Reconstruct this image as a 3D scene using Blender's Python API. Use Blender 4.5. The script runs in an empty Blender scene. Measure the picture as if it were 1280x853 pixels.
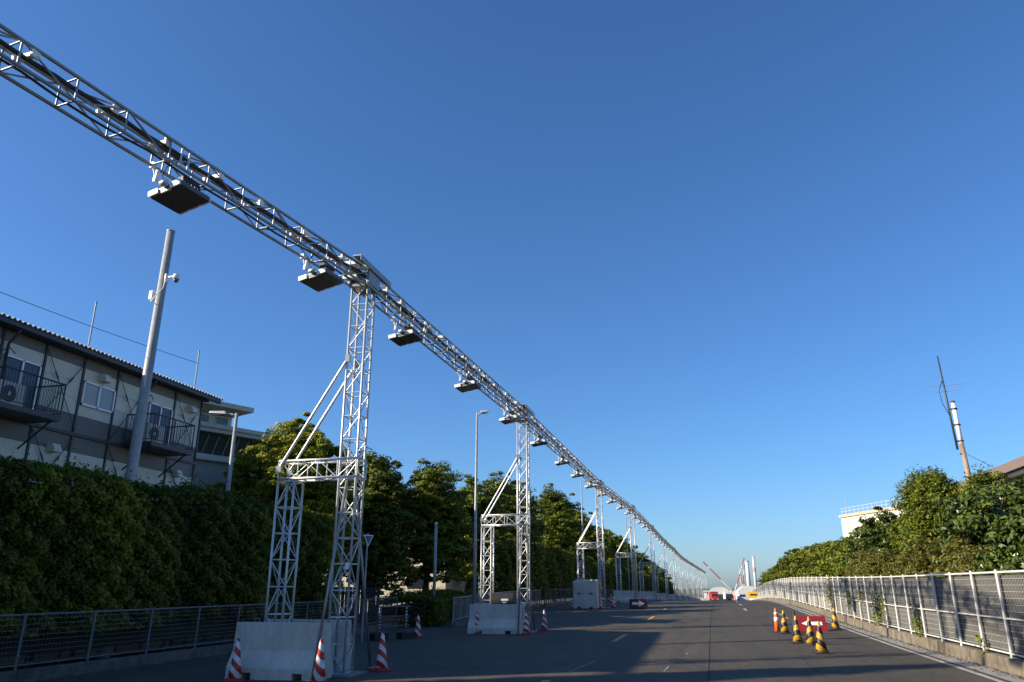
import bpy, bmesh, math, random
import numpy as np
from mathutils import Vector, Matrix, Euler
random.seed(7); RNG = np.random.default_rng(7)
scn = bpy.context.scene
C = scn.collection
R = math.radians

# ------------------------------------------------------------------ camera, sky, sun, exposure
cam_d = bpy.data.cameras.new('camera'); cam = bpy.data.objects.new('camera', cam_d); C.objects.link(cam)
cam.location = (0, 0, 1.6); cam.rotation_euler = (R(90 + 17.99), 0, R(13.78))
cam_d.sensor_width = 36; cam_d.lens = 950 / 1280 * 36; cam_d.clip_start = .1; cam_d.clip_end = 20000
scn.camera = cam
SUN_EL = R(26.0); SUN_AZ = math.atan2(-1.0, -0.5)          # towards the sun: x = sin(az), y = cos(az)
w = bpy.data.worlds.new('World'); scn.world = w; w.use_nodes = True
nt = w.node_tree
sky = nt.nodes.new('ShaderNodeTexSky'); sky.sky_type = 'NISHITA'; sky.sun_disc = False
sky.sun_elevation = SUN_EL; sky.sun_rotation = SUN_AZ; sky.altitude = 0
sky.air_density = 1.0; sky.dust_density = 0.7; sky.ozone_density = 9.0
nt.nodes['Background'].inputs[1].default_value = 0.102
hs = nt.nodes.new('ShaderNodeHueSaturation'); hs.inputs['Saturation'].default_value = 1.03
nt.links.new(sky.outputs[0], hs.inputs['Color']); nt.links.new(hs.outputs[0], nt.nodes['Background'].inputs[0])
sd = bpy.data.lights.new('sun', 'SUN'); sun = bpy.data.objects.new('sun', sd); C.objects.link(sun)
sd.energy = 5.0; sd.angle = R(.53); sd.color = (1.0, .88, .70)
sun_dir = Vector((math.sin(SUN_AZ) * math.cos(SUN_EL), math.cos(SUN_AZ) * math.cos(SUN_EL), math.sin(SUN_EL)))
sun.rotation_euler = sun_dir.to_track_quat('Z', 'Y').to_euler()
sun.location = (-40, -20, 40)
scn.view_settings.view_transform = 'Standard'; scn.view_settings.look = 'None'
scn.view_settings.exposure = 0.8; scn.view_settings.gamma = 1.0
try: scn.view_settings.use_curve_mapping = False
except Exception: pass

# ------------------------------------------------------------------ terrain shape
_Y = [-120, -60, 0, 15, 28, 40, 54, 68, 90, 136, 300, 450, 600, 9000]
_Z = [-.3, -.2, 0, .06, .1, .25, .41, .47, .3, -.45, -3.3, -5.9, -8, -8]
_T = np.arange(-120, 701, 2.0)
_R = np.interp(_T, _Y, _Z); _P = np.pad(_R, 4, mode='edge')
_S = sum(_P[4 + k:4 + k + len(_T)] * wt for k, wt in ((-3, .1), (-2, .15), (-1, .2), (0, .1), (1, .2), (2, .15), (3, .1)))
def zp(Y): return float(np.interp(Y, _T, _S))
def cf(Y): return .012 * float(np.interp(Y, [60, 120], [1, 0]))
def zg(X, Y): return zp(Y) + cf(2 * round(Y / 2)) * min(max(X, -12), 8)
def sh(Y):
    if Y <= 0: return 0.0
    if Y < 250: return 1.05e-4 * Y * Y
    return 1.05e-4 * 62500 + .0525 * (Y - 250)

# ------------------------------------------------------------------ helpers
def tag(o, label=None, cat=None, group=None, kind=None):
    if label: o['label'] = label
    if cat: o['category'] = cat
    if group: o['group'] = group
    if kind: o['kind'] = kind
    return o
def empty(name, loc, rz=0, label=None, cat=None, group=None):
    o = bpy.data.objects.new(name, None); C.objects.link(o)
    o.empty_display_size = .2
    o.location = loc; o.rotation_euler = (0, 0, rz)
    return tag(o, label, cat, group)
class MB:
    def __init__(s): s.v = []; s.f = []; s.m = []
    def add(s, vs, fs, mi=0):
        b = len(s.v); s.v += [tuple(v) for v in vs]
        s.f += [tuple(b + i for i in f) for f in fs]; s.m += [mi] * len(fs); return s
    def box(s, c, d, rot=None, mi=0):
        x, y, z = d[0] / 2, d[1] / 2, d[2] / 2
        vs = [Vector(p) for p in ((-x, -y, -z), (x, -y, -z), (x, y, -z), (-x, y, -z), (-x, -y, z), (x, -y, z), (x, y, z), (-x, y, z))]
        if rot is not None:
            M = rot if isinstance(rot, Matrix) else Euler(rot).to_matrix()
            vs = [M @ v for v in vs]
        c = Vector(c)
        return s.add([v + c for v in vs], [(0, 3, 2, 1), (4, 5, 6, 7), (0, 1, 5, 4), (1, 2, 6, 5), (2, 3, 7, 6), (3, 0, 4, 7)], mi)
    def bb(s, x0, x1, y0, y1, z0, z1, mi=0):
        return s.box(((x0 + x1) / 2, (y0 + y1) / 2, (z0 + z1) / 2), (abs(x1 - x0), abs(y1 - y0), abs(z1 - z0)), None, mi)
    def tube(s, p0, p1, r0, r1=None, n=8, caps=True, mi=0):
        p0, p1 = Vector(p0), Vector(p1); r1 = r0 if r1 is None else r1
        d = (p1 - p0).normalized(); a = d.orthogonal().normalized(); b = d.cross(a)
        vs = []
        for p, r in ((p0, r0), (p1, r1)):
            for k in range(n):
                t = 2 * math.pi * k / n; vs.append(p + a * (r * math.cos(t)) + b * (r * math.sin(t)))
        fs = [(k, (k + 1) % n, n + (k + 1) % n, n + k) for k in range(n)]
        if caps: fs += [tuple(reversed(range(n))), tuple(range(n, 2 * n))]
        return s.add(vs, fs, mi)
    def path(s, pts, r, n=6, mi=0):
        pts = [Vector(p) for p in pts]; N = len(pts); rings = []
        up = Vector((0, 0, 1)); a = None
        for i, p in enumerate(pts):
            d = (pts[min(i + 1, N - 1)] - pts[max(i - 1, 0)]).normalized()
            if a is None: a = d.orthogonal().normalized()
            a = (a - d * a.dot(d)).normalized(); b = d.cross(a)
            rr = r[i] if isinstance(r, (list, tuple)) else r
            rings.append([p + a * (rr * math.cos(2 * math.pi * k / n)) + b * (rr * math.sin(2 * math.pi * k / n)) for k in range(n)])
        vs = [v for q in rings for v in q]
        fs = [(i * n + k, i * n + (k + 1) % n, (i + 1) * n + (k + 1) % n, (i + 1) * n + k) for i in range(N - 1) for k in range(n)]
        fs += [tuple(reversed(range(n))), tuple(range((N - 1) * n, N * n))]
        return s.add(vs, fs, mi)
    def lathe(s, c, prof, n=20, mi=0):
        c = Vector(c); vs = []
        for r, z in prof:
            for k in range(n): vs.append(c + Vector((r * math.cos(2 * math.pi * k / n), r * math.sin(2 * math.pi * k / n), z)))
        m = len(prof)
        fs = [(i * n + k, i * n + (k + 1) % n, (i + 1) * n + (k + 1) % n, (i + 1) * n + k) for i in range(m - 1) for k in range(n)]
        fs += [tuple(reversed(range(n))), tuple(range((m - 1) * n, m * n))]
        return s.add(vs, fs, mi)
    def prism(s, prof, x0, x1, mi=0):        # profile in (y, z), extruded along x
        n = len(prof)
        vs = [(x0, y, z) for y, z in prof] + [(x1, y, z) for y, z in prof]
        fs = [(k, n + k, n + (k + 1) % n, (k + 1) % n) for k in range(n)] + [tuple(range(n)), tuple(reversed(range(n, 2 * n)))]
        return s.add(vs, fs, mi)
    def mesh(s, name, mats, smooth=False):
        me = bpy.data.meshes.new(name); me.from_pydata(s.v, [], s.f)
        for m in (mats if isinstance(mats, (list, tuple)) else [mats]): me.materials.append(m)
        if any(s.m): me.polygons.foreach_set('material_index', s.m)
        bm = bmesh.new(); bm.from_mesh(me); bmesh.ops.recalc_face_normals(bm, faces=bm.faces); bm.to_mesh(me); bm.free()
        if smooth:
            me.polygons.foreach_set('use_smooth', [len(p.vertices) == 4 for p in me.polygons])
        me.update(); return me
    def build(s, name, mats, parent=None, loc=None, smooth=False, bevel=0):
        o = bpy.data.objects.new(name, s.mesh(name, mats, smooth)); C.objects.link(o)
        if parent: o.parent = parent
        if loc is not None: o.location = loc
        if bevel:
            b = o.modifiers.new('bevel', 'BEVEL'); b.width = bevel; b.segments = 2; b.limit_method = 'ANGLE'
        return o
def inst(name, me, parent=None, M=None):
    o = bpy.data.objects.new(name, me); C.objects.link(o)
    if parent: o.parent = parent
    if M is not None: o.matrix_local = M
    return o
def copy_tree(o, parent=None):
    c = o.copy(); C.objects.link(c); c.parent = parent
    for ch in list(o.children): copy_tree(ch, c)
    return c
_unit = {}
def member(name, p0, p1, r, mat, parent, n=7):
    k = (mat.name, n)
    if k not in _unit:
        _unit[k] = MB().tube((0, 0, 0), (0, 0, 1), 1, n=n).mesh('bar', mat, True)
    p0, p1 = Vector(p0), Vector(p1); d = p1 - p0
    M = Matrix.Translation(p0) @ d.to_track_quat('Z', 'Y').to_matrix().to_4x4() @ Matrix.Diagonal((r, r, d.length, 1))
    return inst(name, _unit[k], parent, M)

# ------------------------------------------------------------------ materials
def mat(name, base, rough=.6, metal=0, noise=None, scale=6, bump=0, bscale=60, spec=.5, detail=6, stretch=None):
    m = bpy.data.materials.new(name); m.use_nodes = True; t = m.node_tree; b = t.nodes['Principled BSDF']
    b.inputs['Base Color'].default_value = (*base, 1); b.inputs['Roughness'].default_value = rough
    b.inputs['Metallic'].default_value = metal; b.inputs['Specular IOR Level'].default_value = spec
    tc = None
    if noise or bump:
        tc = t.nodes.new('ShaderNodeTexCoord'); src = tc.outputs['Object']
        if stretch:
            mp = t.nodes.new('ShaderNodeMapping'); mp.inputs['Scale'].default_value = stretch
            t.links.new(src, mp.inputs[0]); src = mp.outputs[0]
    if noise:
        nz = t.nodes.new('ShaderNodeTexNoise'); nz.inputs['Scale'].default_value = scale; nz.inputs['Detail'].default_value = detail
        nz.inputs['Roughness'].default_value = .65
        cr = t.nodes.new('ShaderNodeValToRGB'); cr.color_ramp.elements[0].position = .32; cr.color_ramp.elements[1].position = .72
        cr.color_ramp.elements[0].color = (*noise, 1); cr.color_ramp.elements[1].color = (*base, 1)
        t.links.new(src, nz.inputs['Vector']); t.links.new(nz.outputs[0], cr.inputs[0]); t.links.new(cr.outputs[0], b.inputs['Base Color'])
    if bump:
        n2 = t.nodes.new('ShaderNodeTexNoise'); n2.inputs['Scale'].default_value = bscale; n2.inputs['Detail'].default_value = 4
        bp = t.nodes.new('ShaderNodeBump'); bp.inputs['Strength'].default_value = bump; bp.inputs['Distance'].default_value = .02
        t.links.new(src, n2.inputs['Vector']); t.links.new(n2.outputs[0], bp.inputs['Height']); t.links.new(bp.outputs[0], b.inputs['Normal'])
    return m
def leaf_mat(name, cols, rough=.45, trans=.25, spec=.4):
    m = bpy.data.materials.new(name); m.use_nodes = True; t = m.node_tree; b = t.nodes['Principled BSDF']
    at = t.nodes.new('ShaderNodeAttribute'); at.attribute_name = 'tint'
    cr = t.nodes.new('ShaderNodeValToRGB'); e = cr.color_ramp.elements
    while len(e) < len(cols): e.new(.5)
    for i, c in enumerate(cols): e[i].position = i / (len(cols) - 1); e[i].color = (*c, 1)
    t.links.new(at.outputs['Fac'], cr.inputs[0]); t.links.new(cr.outputs[0], b.inputs['Base Color'])
    b.inputs['Roughness'].default_value = rough; b.inputs['Specular IOR Level'].default_value = spec
    if trans:
        tr = t.nodes.new('ShaderNodeBsdfTranslucent'); mx = t.nodes.new('ShaderNodeMixShader'); mx.inputs[0].default_value = trans
        t.links.new(cr.outputs[0], tr.inputs[0]); t.links.new(b.outputs[0], mx.inputs[1]); t.links.new(tr.outputs[0], mx.inputs[2])
        t.links.new(mx.outputs[0], t.nodes['Material Output'].inputs[0])
    return m
def stripe_mat(name, c1, c2, period, slant, duty=.5, rough=.45):
    m = bpy.data.materials.new(name); m.use_nodes = True; t = m.node_tree; b = t.nodes['Principled BSDF']
    tc = t.nodes.new('ShaderNodeTexCoord'); sp = t.nodes.new('ShaderNodeSeparateXYZ'); t.links.new(tc.outputs['Object'], sp.inputs[0])
    ma = t.nodes.new('ShaderNodeMath'); ma.operation = 'MULTIPLY_ADD'; ma.inputs[1].default_value = slant
    t.links.new(sp.outputs[0], ma.inputs[0]); t.links.new(sp.outputs[2], ma.inputs[2])
    di = t.nodes.new('ShaderNodeMath'); di.operation = 'DIVIDE'; di.inputs[1].default_value = period; t.links.new(ma.outputs[0], di.inputs[0])
    fr = t.nodes.new('ShaderNodeMath'); fr.operation = 'FRACT'; t.links.new(di.outputs[0], fr.inputs[0])
    gt = t.nodes.new('ShaderNodeMath'); gt.operation = 'GREATER_THAN'; gt.inputs[1].default_value = duty; t.links.new(fr.outputs[0], gt.inputs[0])
    nz = t.nodes.new('ShaderNodeTexNoise'); nz.inputs['Scale'].default_value = 9; nz.inputs['Detail'].default_value = 6
    t.links.new(tc.outputs['Object'], nz.inputs['Vector'])
    cr = t.nodes.new('ShaderNodeValToRGB'); cr.color_ramp.elements[0].color = (.55, .52, .48, 1); cr.color_ramp.elements[0].position = .3
    cr.color_ramp.elements[1].color = (1, 1, 1, 1); cr.color_ramp.elements[1].position = .6
    t.links.new(nz.outputs[0], cr.inputs[0])
    mx = t.nodes.new('ShaderNodeMix'); mx.data_type = 'RGBA'; mx.inputs[6].default_value = (*c1, 1); mx.inputs[7].default_value = (*c2, 1)
    t.links.new(gt.outputs[0], mx.inputs[0])
    mu = t.nodes.new('ShaderNodeMix'); mu.data_type = 'RGBA'; mu.blend_type = 'MULTIPLY'; mu.inputs[0].default_value = 1
    t.links.new(mx.outputs[2], mu.inputs[6]); t.links.new(cr.outputs[0], mu.inputs[7])
    t.links.new(mu.outputs[2], b.inputs['Base Color']); b.inputs['Roughness'].default_value = rough
    return m

def asphalt_mat(k=1.0):
    m = bpy.data.materials.new('asphalt'); m.use_nodes = True; t = m.node_tree; b = t.nodes['Principled BSDF']
    tc = t.nodes.new('ShaderNodeTexCoord'); L = t.links.new
    def noise(scale, det, vec=None):
        n = t.nodes.new('ShaderNodeTexNoise'); n.inputs['Scale'].default_value = scale; n.inputs['Detail'].default_value = det
        n.inputs['Roughness'].default_value = .7
        L(vec or tc.outputs['Object'], n.inputs['Vector']); return n.outputs[0]
    def ramp(src, a, b2, p0=.3, p1=.7):
        c = t.nodes.new('ShaderNodeValToRGB'); c.color_ramp.elements[0].color = (*a, 1); c.color_ramp.elements[1].color = (*b2, 1)
        c.color_ramp.elements[0].position = p0; c.color_ramp.elements[1].position = p1; L(src, c.inputs[0]); return c.outputs[0]
    def mul(a, c):
        x = t.nodes.new('ShaderNodeMix'); x.data_type = 'RGBA'; x.blend_type = 'MULTIPLY'; x.inputs[0].default_value = 1
        L(a, x.inputs[6]); L(c, x.inputs[7]); return x.outputs[2]
    mp = t.nodes.new('ShaderNodeMapping'); mp.inputs['Scale'].default_value = (1.2, .05, 1); L(tc.outputs['Object'], mp.inputs[0])
    col = ramp(noise(20, 9), (.028 * k, .0245 * k, .0165 * k), (.130 * k, .108 * k, .073 * k), .30, .72)
    col = mul(col, ramp(noise(.5, 8), (.66, .66, .67), (1.2, 1.18, 1.14)))
    col = mul(col, ramp(noise(6, 6), (.75, .75, .75), (1.15, 1.15, 1.15), .36, .62))
    col = mul(col, ramp(noise(1.0, 5, mp.outputs[0]), (.72, .72, .73), (1.1, 1.1, 1.1), .3, .66))
    vo = t.nodes.new('ShaderNodeTexVoronoi'); vo.inputs['Scale'].default_value = 160; L(tc.outputs['Object'], vo.inputs['Vector'])
    col = mul(col, ramp(vo.outputs['Distance'], (1.5, 1.45, 1.4), (.9, .9, .9), .0, .28))
    L(col, b.inputs['Base Color']); b.inputs['Roughness'].default_value = .82
    bp = t.nodes.new('ShaderNodeBump'); bp.inputs['Strength'].default_value = .5; bp.inputs['Distance'].default_value = .01
    L(noise(140, 3), bp.inputs['Height']); L(bp.outputs[0], b.inputs['Normal'])
    return m

M_ASPH = asphalt_mat()
M_EARTH = mat('earth', (.11, .095, .065), .95, noise=(.045, .06, .025), scale=.9, bump=.6, bscale=14)
M_CONC = mat('concrete', (.15, .14, .125), .9, noise=(.06, .055, .045), scale=3.5, bump=.25, bscale=70)
M_BARR = mat('barrier_concrete', (.66, .62, .54), .85, noise=(.46, .425, .355), scale=4.5, bump=.35, bscale=60, stretch=(1, 1, .35))
M_WALLC = mat('stained_concrete', (.25, .21, .15), .9, noise=(.09, .072, .05), scale=3.0, bump=.4, bscale=45)
M_GUTT = mat('gutter_concrete', (.30, .295, .28), .85, noise=(.19, .185, .175), scale=4, bump=.25, bscale=60)
M_WHITE_LINE = mat('white_paint_line', (.56, .55, .52), .7, noise=(.13, .125, .115), scale=7, detail=9)
M_ORANGE_LINE = mat('orange_paint_line', (.68, .33, .06), .7, noise=(.36, .18, .05), scale=9, detail=9)
M_JOINT = mat('asphalt_sealant', (.026, .024, .022), .95, spec=.1)
M_ALU = mat('aluminium', (.64, .64, .62), .42, .45, noise=(.50, .50, .49), scale=5)
M_ALU_D = mat('shade_toned_aluminium', (.33, .33, .325), .42, .5, noise=(.24, .24, .235), scale=4)  # aluminium darkened: the truss underside's shade is put into the base colour
M_GALV = mat('galvanised_steel', (.36, .365, .355), .5, .15, noise=(.25, .255, .25), scale=7)
M_FGALV = mat('dull_galvanised', (.17, .175, .18), .55, .2, noise=(.11, .115, .12), scale=7)
M_BLACK = mat('black_rubber', (.018, .018, .02), .6)
M_CABLE = mat('black_cable', (.012, .012, .013), .5)
M_WCAP = mat('white_enamel', (.80, .79, .75), .4)
M_LENS = mat('dark_lens', (.10, .10, .095), .4)
M_HOUS = mat('grey_housing', (.10, .10, .10), .5)
M_RED = mat('red_plastic', (.40, .03, .022), .55, noise=(.28, .03, .02), scale=5)
M_CONE_RW = stripe_mat('red_white_stripes', (.60, .035, .02), (.80, .79, .76), .235, .95)
M_CONE_YB = stripe_mat('yellow_black_stripes', (.62, .34, .03), (.016, .015, .014), .30, .75, .5)
M_ORANGE = mat('orange_plastic', (.80, .13, .03), .45)
M_WREF = mat('white_reflective', (.82, .82, .80), .4)
M_YEL = mat('yellow_plastic', (.75, .42, .03), .45)
M_SIGN_RED = mat('red_sign_face', (.26, .012, .016), .5, noise=(.18, .012, .013), scale=6)
M_PANEL_L = mat('light_wall_panel', (.62, .60, .49), .55, noise=(.54, .525, .43), scale=2)
M_PANEL_D = mat('dark_wall_panel', (.135, .135, .122), .55, noise=(.115, .117, .108), scale=2)
M_STEEL_D = mat('dark_painted_steel', (.035, .039, .045), .5, .1)
M_ROOF = mat('roof_sheet', (.66, .67, .68), .38, .5, noise=(.52, .53, .54), scale=3)
M_GLASS = mat('window_glass', (.02, .028, .04), .06, spec=.8)
M_BLIND = mat('window_blind', (.35, .36, .36), .25, noise=(.30, .31, .31), scale=4)
M_CURT = mat('blue_curtain', (.05, .07, .13), .35, noise=(.02, .03, .06), scale=8, stretch=(1, 4, .2))
M_FRAME = mat('aluminium_frame', (.62, .63, .64), .4, .4)
M_AC = mat('ac_casing', (.40, .40, .38), .5)
M_HALL = mat('hall_cladding', (.40, .385, .34), .7, noise=(.33, .32, .285), scale=1.2)
M_HALL_C = mat('hall_concrete', (.52, .48, .40), .8, noise=(.40, .37, .31), scale=1.2)
M_HALL_G = mat('hall_glazing', (.07, .085, .07), .2, spec=.5)
M_CREAM = mat('cream_wall', (.74, .70, .60), .8, noise=(.66, .62, .53), scale=.6)
M_BEIGE = mat('beige_wall', (.62, .57, .47), .85, noise=(.50, .45, .37), scale=1.2)
M_TRIM = mat('tan_trim', (.48, .38, .26), .7)
M_PINK = mat('pink_panel', (.60, .30, .22), .7)
M_BROWN = mat('brown_fascia', (.20, .14, .11), .6)
M_RUST = mat('rusty_steel', (.36, .31, .22), .7, .1, noise=(.20, .09, .035), scale=2.2, stretch=(1, 1, .5))
M_BARK = mat('bark', (.12, .09, .065), .95, noise=(.045, .035, .028), scale=6, bump=.8, bscale=24, stretch=(1, 1, .3))
M_SHEET = mat('weathered_shade_dark_sheet', (.062, .059, .052), .85, noise=(.026, .026, .023), scale=2.2, stretch=(1, 1, .35))  # weathered mottle, with cast shadow bands averaged into a darker base colour
M_SHEETW = mat('sunlit_pale_sheet', (.38, .365, .325), .85, noise=(.20, .195, .17), scale=2.0, stretch=(1, 1, .3))  # paler sheet copy: full sun on the far panels is put into the colour
M_WPOST = mat('white_fence_paint', (.72, .71, .67), .5, noise=(.50, .49, .46), scale=7)
M_FWIRE = mat('grey_fence_wire', (.36, .35, .33), .6)
M_CORE = mat('hedge_shade_core', (.012, .018, .008), .95)  # near-black fill standing in for the shade deep between the leaves
M_SIDING = mat('dark_corrugated', (.06, .058, .055), .7)
M_TENT = mat('white_tent_fabric', (.62, .61, .58), .75, noise=(.50, .49, .46), scale=.6)
M_CHIM = mat('haze_pale_chimney', (.55, .56, .57), .8)  # pale grey stands in for distance haze over the chimneys
M_REDW = stripe_mat('red_white_boom', (.42, .07, .06), (.62, .61, .60), 9.0, 0, .5)
M_YSIGN = mat('amber_sign', (.80, .42, .02), .5)
M_BLUE = mat('blue_sign', (.02, .05, .16), .4)
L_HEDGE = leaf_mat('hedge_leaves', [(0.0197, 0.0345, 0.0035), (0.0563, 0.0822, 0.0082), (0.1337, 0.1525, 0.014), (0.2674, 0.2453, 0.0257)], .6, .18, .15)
L_LIT = leaf_mat('sunlit_camphor_leaves', [(0.099, 0.1296, 0.01), (0.187, 0.216, 0.014), (0.297, 0.297, 0.02), (0.418, 0.3672, 0.035)], .55, .3, .25)  # brighter, yellower palette: sunlight on this crown is put into the leaf colour
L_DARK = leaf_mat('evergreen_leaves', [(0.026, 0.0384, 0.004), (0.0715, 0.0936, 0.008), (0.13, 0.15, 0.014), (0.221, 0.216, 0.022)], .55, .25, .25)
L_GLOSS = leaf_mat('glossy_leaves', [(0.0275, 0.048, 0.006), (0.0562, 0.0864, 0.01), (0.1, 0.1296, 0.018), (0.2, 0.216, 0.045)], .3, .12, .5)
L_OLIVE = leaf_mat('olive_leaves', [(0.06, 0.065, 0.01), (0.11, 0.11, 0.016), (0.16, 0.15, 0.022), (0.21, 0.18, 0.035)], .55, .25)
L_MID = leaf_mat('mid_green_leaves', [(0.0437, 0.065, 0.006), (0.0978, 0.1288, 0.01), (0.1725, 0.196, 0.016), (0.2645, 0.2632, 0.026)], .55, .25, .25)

# ------------------------------------------------------------------ foliage
def leaf_mesh(name, P, N, size, m, aspect=1.7, jit=.6, tint=None):
    n = len(P); P = np.asarray(P, float); N = np.asarray(N, float) + RNG.normal(0, jit, (n, 3))
    N /= np.linalg.norm(N, axis=1)[:, None] + 1e-9
    a = np.cross(N, RNG.normal(0, 1, (n, 3))); a /= np.linalg.norm(a, axis=1)[:, None] + 1e-9
    b = np.cross(N, a); s = size * RNG.uniform(.6, 1.3, (n, 1)); l = s * .5 * aspect; wd = s * .5
    V = np.empty((n, 4, 3))
    V[:, 0] = P - a * l; V[:, 1] = P + b * wd + N * (.18 * s); V[:, 2] = P + a * l - N * (.1 * s); V[:, 3] = P - b * wd + N * (.18 * s)
    me = bpy.data.meshes.new(name); me.vertices.add(4 * n); me.vertices.foreach_set('co', V.ravel())
    me.loops.add(4 * n); me.loops.foreach_set('vertex_index', np.arange(4 * n, dtype=np.int32))
    me.polygons.add(n); me.polygons.foreach_set('loop_start', np.arange(0, 4 * n, 4, dtype=np.int32))
    t = me.attributes.new('tint', 'FLOAT', 'FACE')
    tv = np.clip((RNG.normal(.42, .22, n) if tint is None else tint + RNG.normal(0, .13, n)), 0, 1)
    t.data.foreach_set('value', tv.astype(np.float32))
    me.materials.append(m); me.update(calc_edges=True); me.validate()
    return me
def unit_dirs(n):
    d = RNG.normal(0, 1, (n, 3)); return d / np.linalg.norm(d, axis=1)[:, None]
def crown_points(lobes, clumps, per, spread, vz=.85):
    Ps, Ns, Ts = [], [], []
    vol = np.array([r[0] * r[1] + r[0] * r[2] for _, r in lobes]); vol = vol / vol.sum()
    for (c, r), f in zip(lobes, vol):
        k = max(4, int(clumps * f)); d = unit_dirs(k); d[:, 2] = np.where(d[:, 2] < -.5, -d[:, 2], d[:, 2])
        lump = .86 + .22 * np.sin(d[:, 0] * 5.1 + c[0] * 3) * np.sin(d[:, 1] * 4.7 + c[1] * 2) + .16 * np.sin(d[:, 2] * 7 + c[2] * 5 + d[:, 0] * 3)
        rad = np.minimum(RNG.uniform(.66, 1.08, k) * lump, 1.1)[:, None]
        stray = RNG.random(k) < .07; rad[stray, 0] = RNG.uniform(1.08, 1.24, int(stray.sum()))
        cc = np.array(c) + d * rad * np.array(r)
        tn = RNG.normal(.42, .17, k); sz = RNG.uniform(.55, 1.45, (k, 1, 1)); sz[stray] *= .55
        u = unit_dirs(k * per).reshape(k, per, 3) * (RNG.uniform(.25, 1, (k, per, 1)) ** .5)
        u[:, :, 2] = np.where(u[:, :, 2] < -.2, u[:, :, 2] * .4, u[:, :, 2])
        off = u * sz * spread * np.array([1.45, 1.45, vz])
        P = cc[:, None, :] + off; N = u * 1.0 + d[:, None, :] * .35 + np.array([0, 0, .45])
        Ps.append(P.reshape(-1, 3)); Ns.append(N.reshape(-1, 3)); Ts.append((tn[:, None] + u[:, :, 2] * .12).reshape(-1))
    return np.concatenate(Ps), np.concatenate(Ns), np.concatenate(Ts)
def trunk_mesh(name, top, r, lobes, m=None):
    b = MB(); rnd = random.Random(sum(map(ord, name)) % 999)
    pts = [(0, 0, -.15)]; 
    for k in range(1, 6): pts.append((rnd.uniform(-.1, .1) * k * .5, rnd.uniform(-.1, .1) * k * .5, top * k / 5))
    b.path(pts, [r * (1.25 if k == 0 else 1 - .11 * k) for k in range(6)], 9)
    for c, rr in lobes[:9]:
        s = Vector(pts[rnd.choice((3, 4, 5))]); e = Vector(c); mid = s.lerp(e, .5) + Vector((rnd.uniform(-.25, .25), rnd.uniform(-.25, .25), -.25))
        b.path([s, mid, e], [r * .45, r * .3, r * .1], 6)
    return b
def tree(name, loc, rx, ry, z0, z1, lobes_n, clumps, per, spread, leaf, m, label, group=None, cat='tree', trunk_r=.2, aspect=1.7, seed=0, cone=0.0):
    rnd = random.Random(seed * 31 + 5); root = empty(name, loc, 0, label, cat, group)
    H = z1 - z0; lobes = []
    for k in range(lobes_n):
        t = (k + .5) / lobes_n; zz = z0 + H * (.12 + .76 * t)
        prof = math.sqrt(max(.05, 1 - (2 * t - .85) ** 2 * .75)) * (1 - cone * t)
        a = k * 2.4 + rnd.uniform(-.5, .5); q = rnd.uniform(.35, .68) * prof * (1 if k < lobes_n - 1 else .25)
        s = rnd.uniform(.36, .52) * max(.42, 1 - cone * t * .75)
        lobes.append(((math.cos(a) * rx * q, math.sin(a) * ry * q, zz), (rx * s, ry * s, H * s * .55)))
    lobes.append(((0, 0, z0 + H * .53), (rx * .58 * (1 - .4 * cone), ry * .58 * (1 - .4 * cone), H * .43)))
    P, N, T = crown_points(lobes, clumps, per, spread, .85 if not cone else 1.9)
    o = inst('crown', leaf_mesh('crown', P, N, leaf, m, aspect, tint=T), root); o['kind'] = 'stuff'
    trunk_mesh(name + str(seed), z0 + H * .35, trunk_r, lobes).build('trunk', M_BARK, root, smooth=True)
    return root
def wob(y, z, ph, a):
    return a * (np.sin(y * 2.9 + ph) * .35 + np.sin(y * 1.13 + 2.1 * ph + z * .6) * .5 + np.sin(z * 2.3 + y * .8 + ph) * .3 + np.sin(y * 5.7 - z * 3.1 + ph) * .22 + np.sin(y * .47 + ph * 3) * .4)
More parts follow.
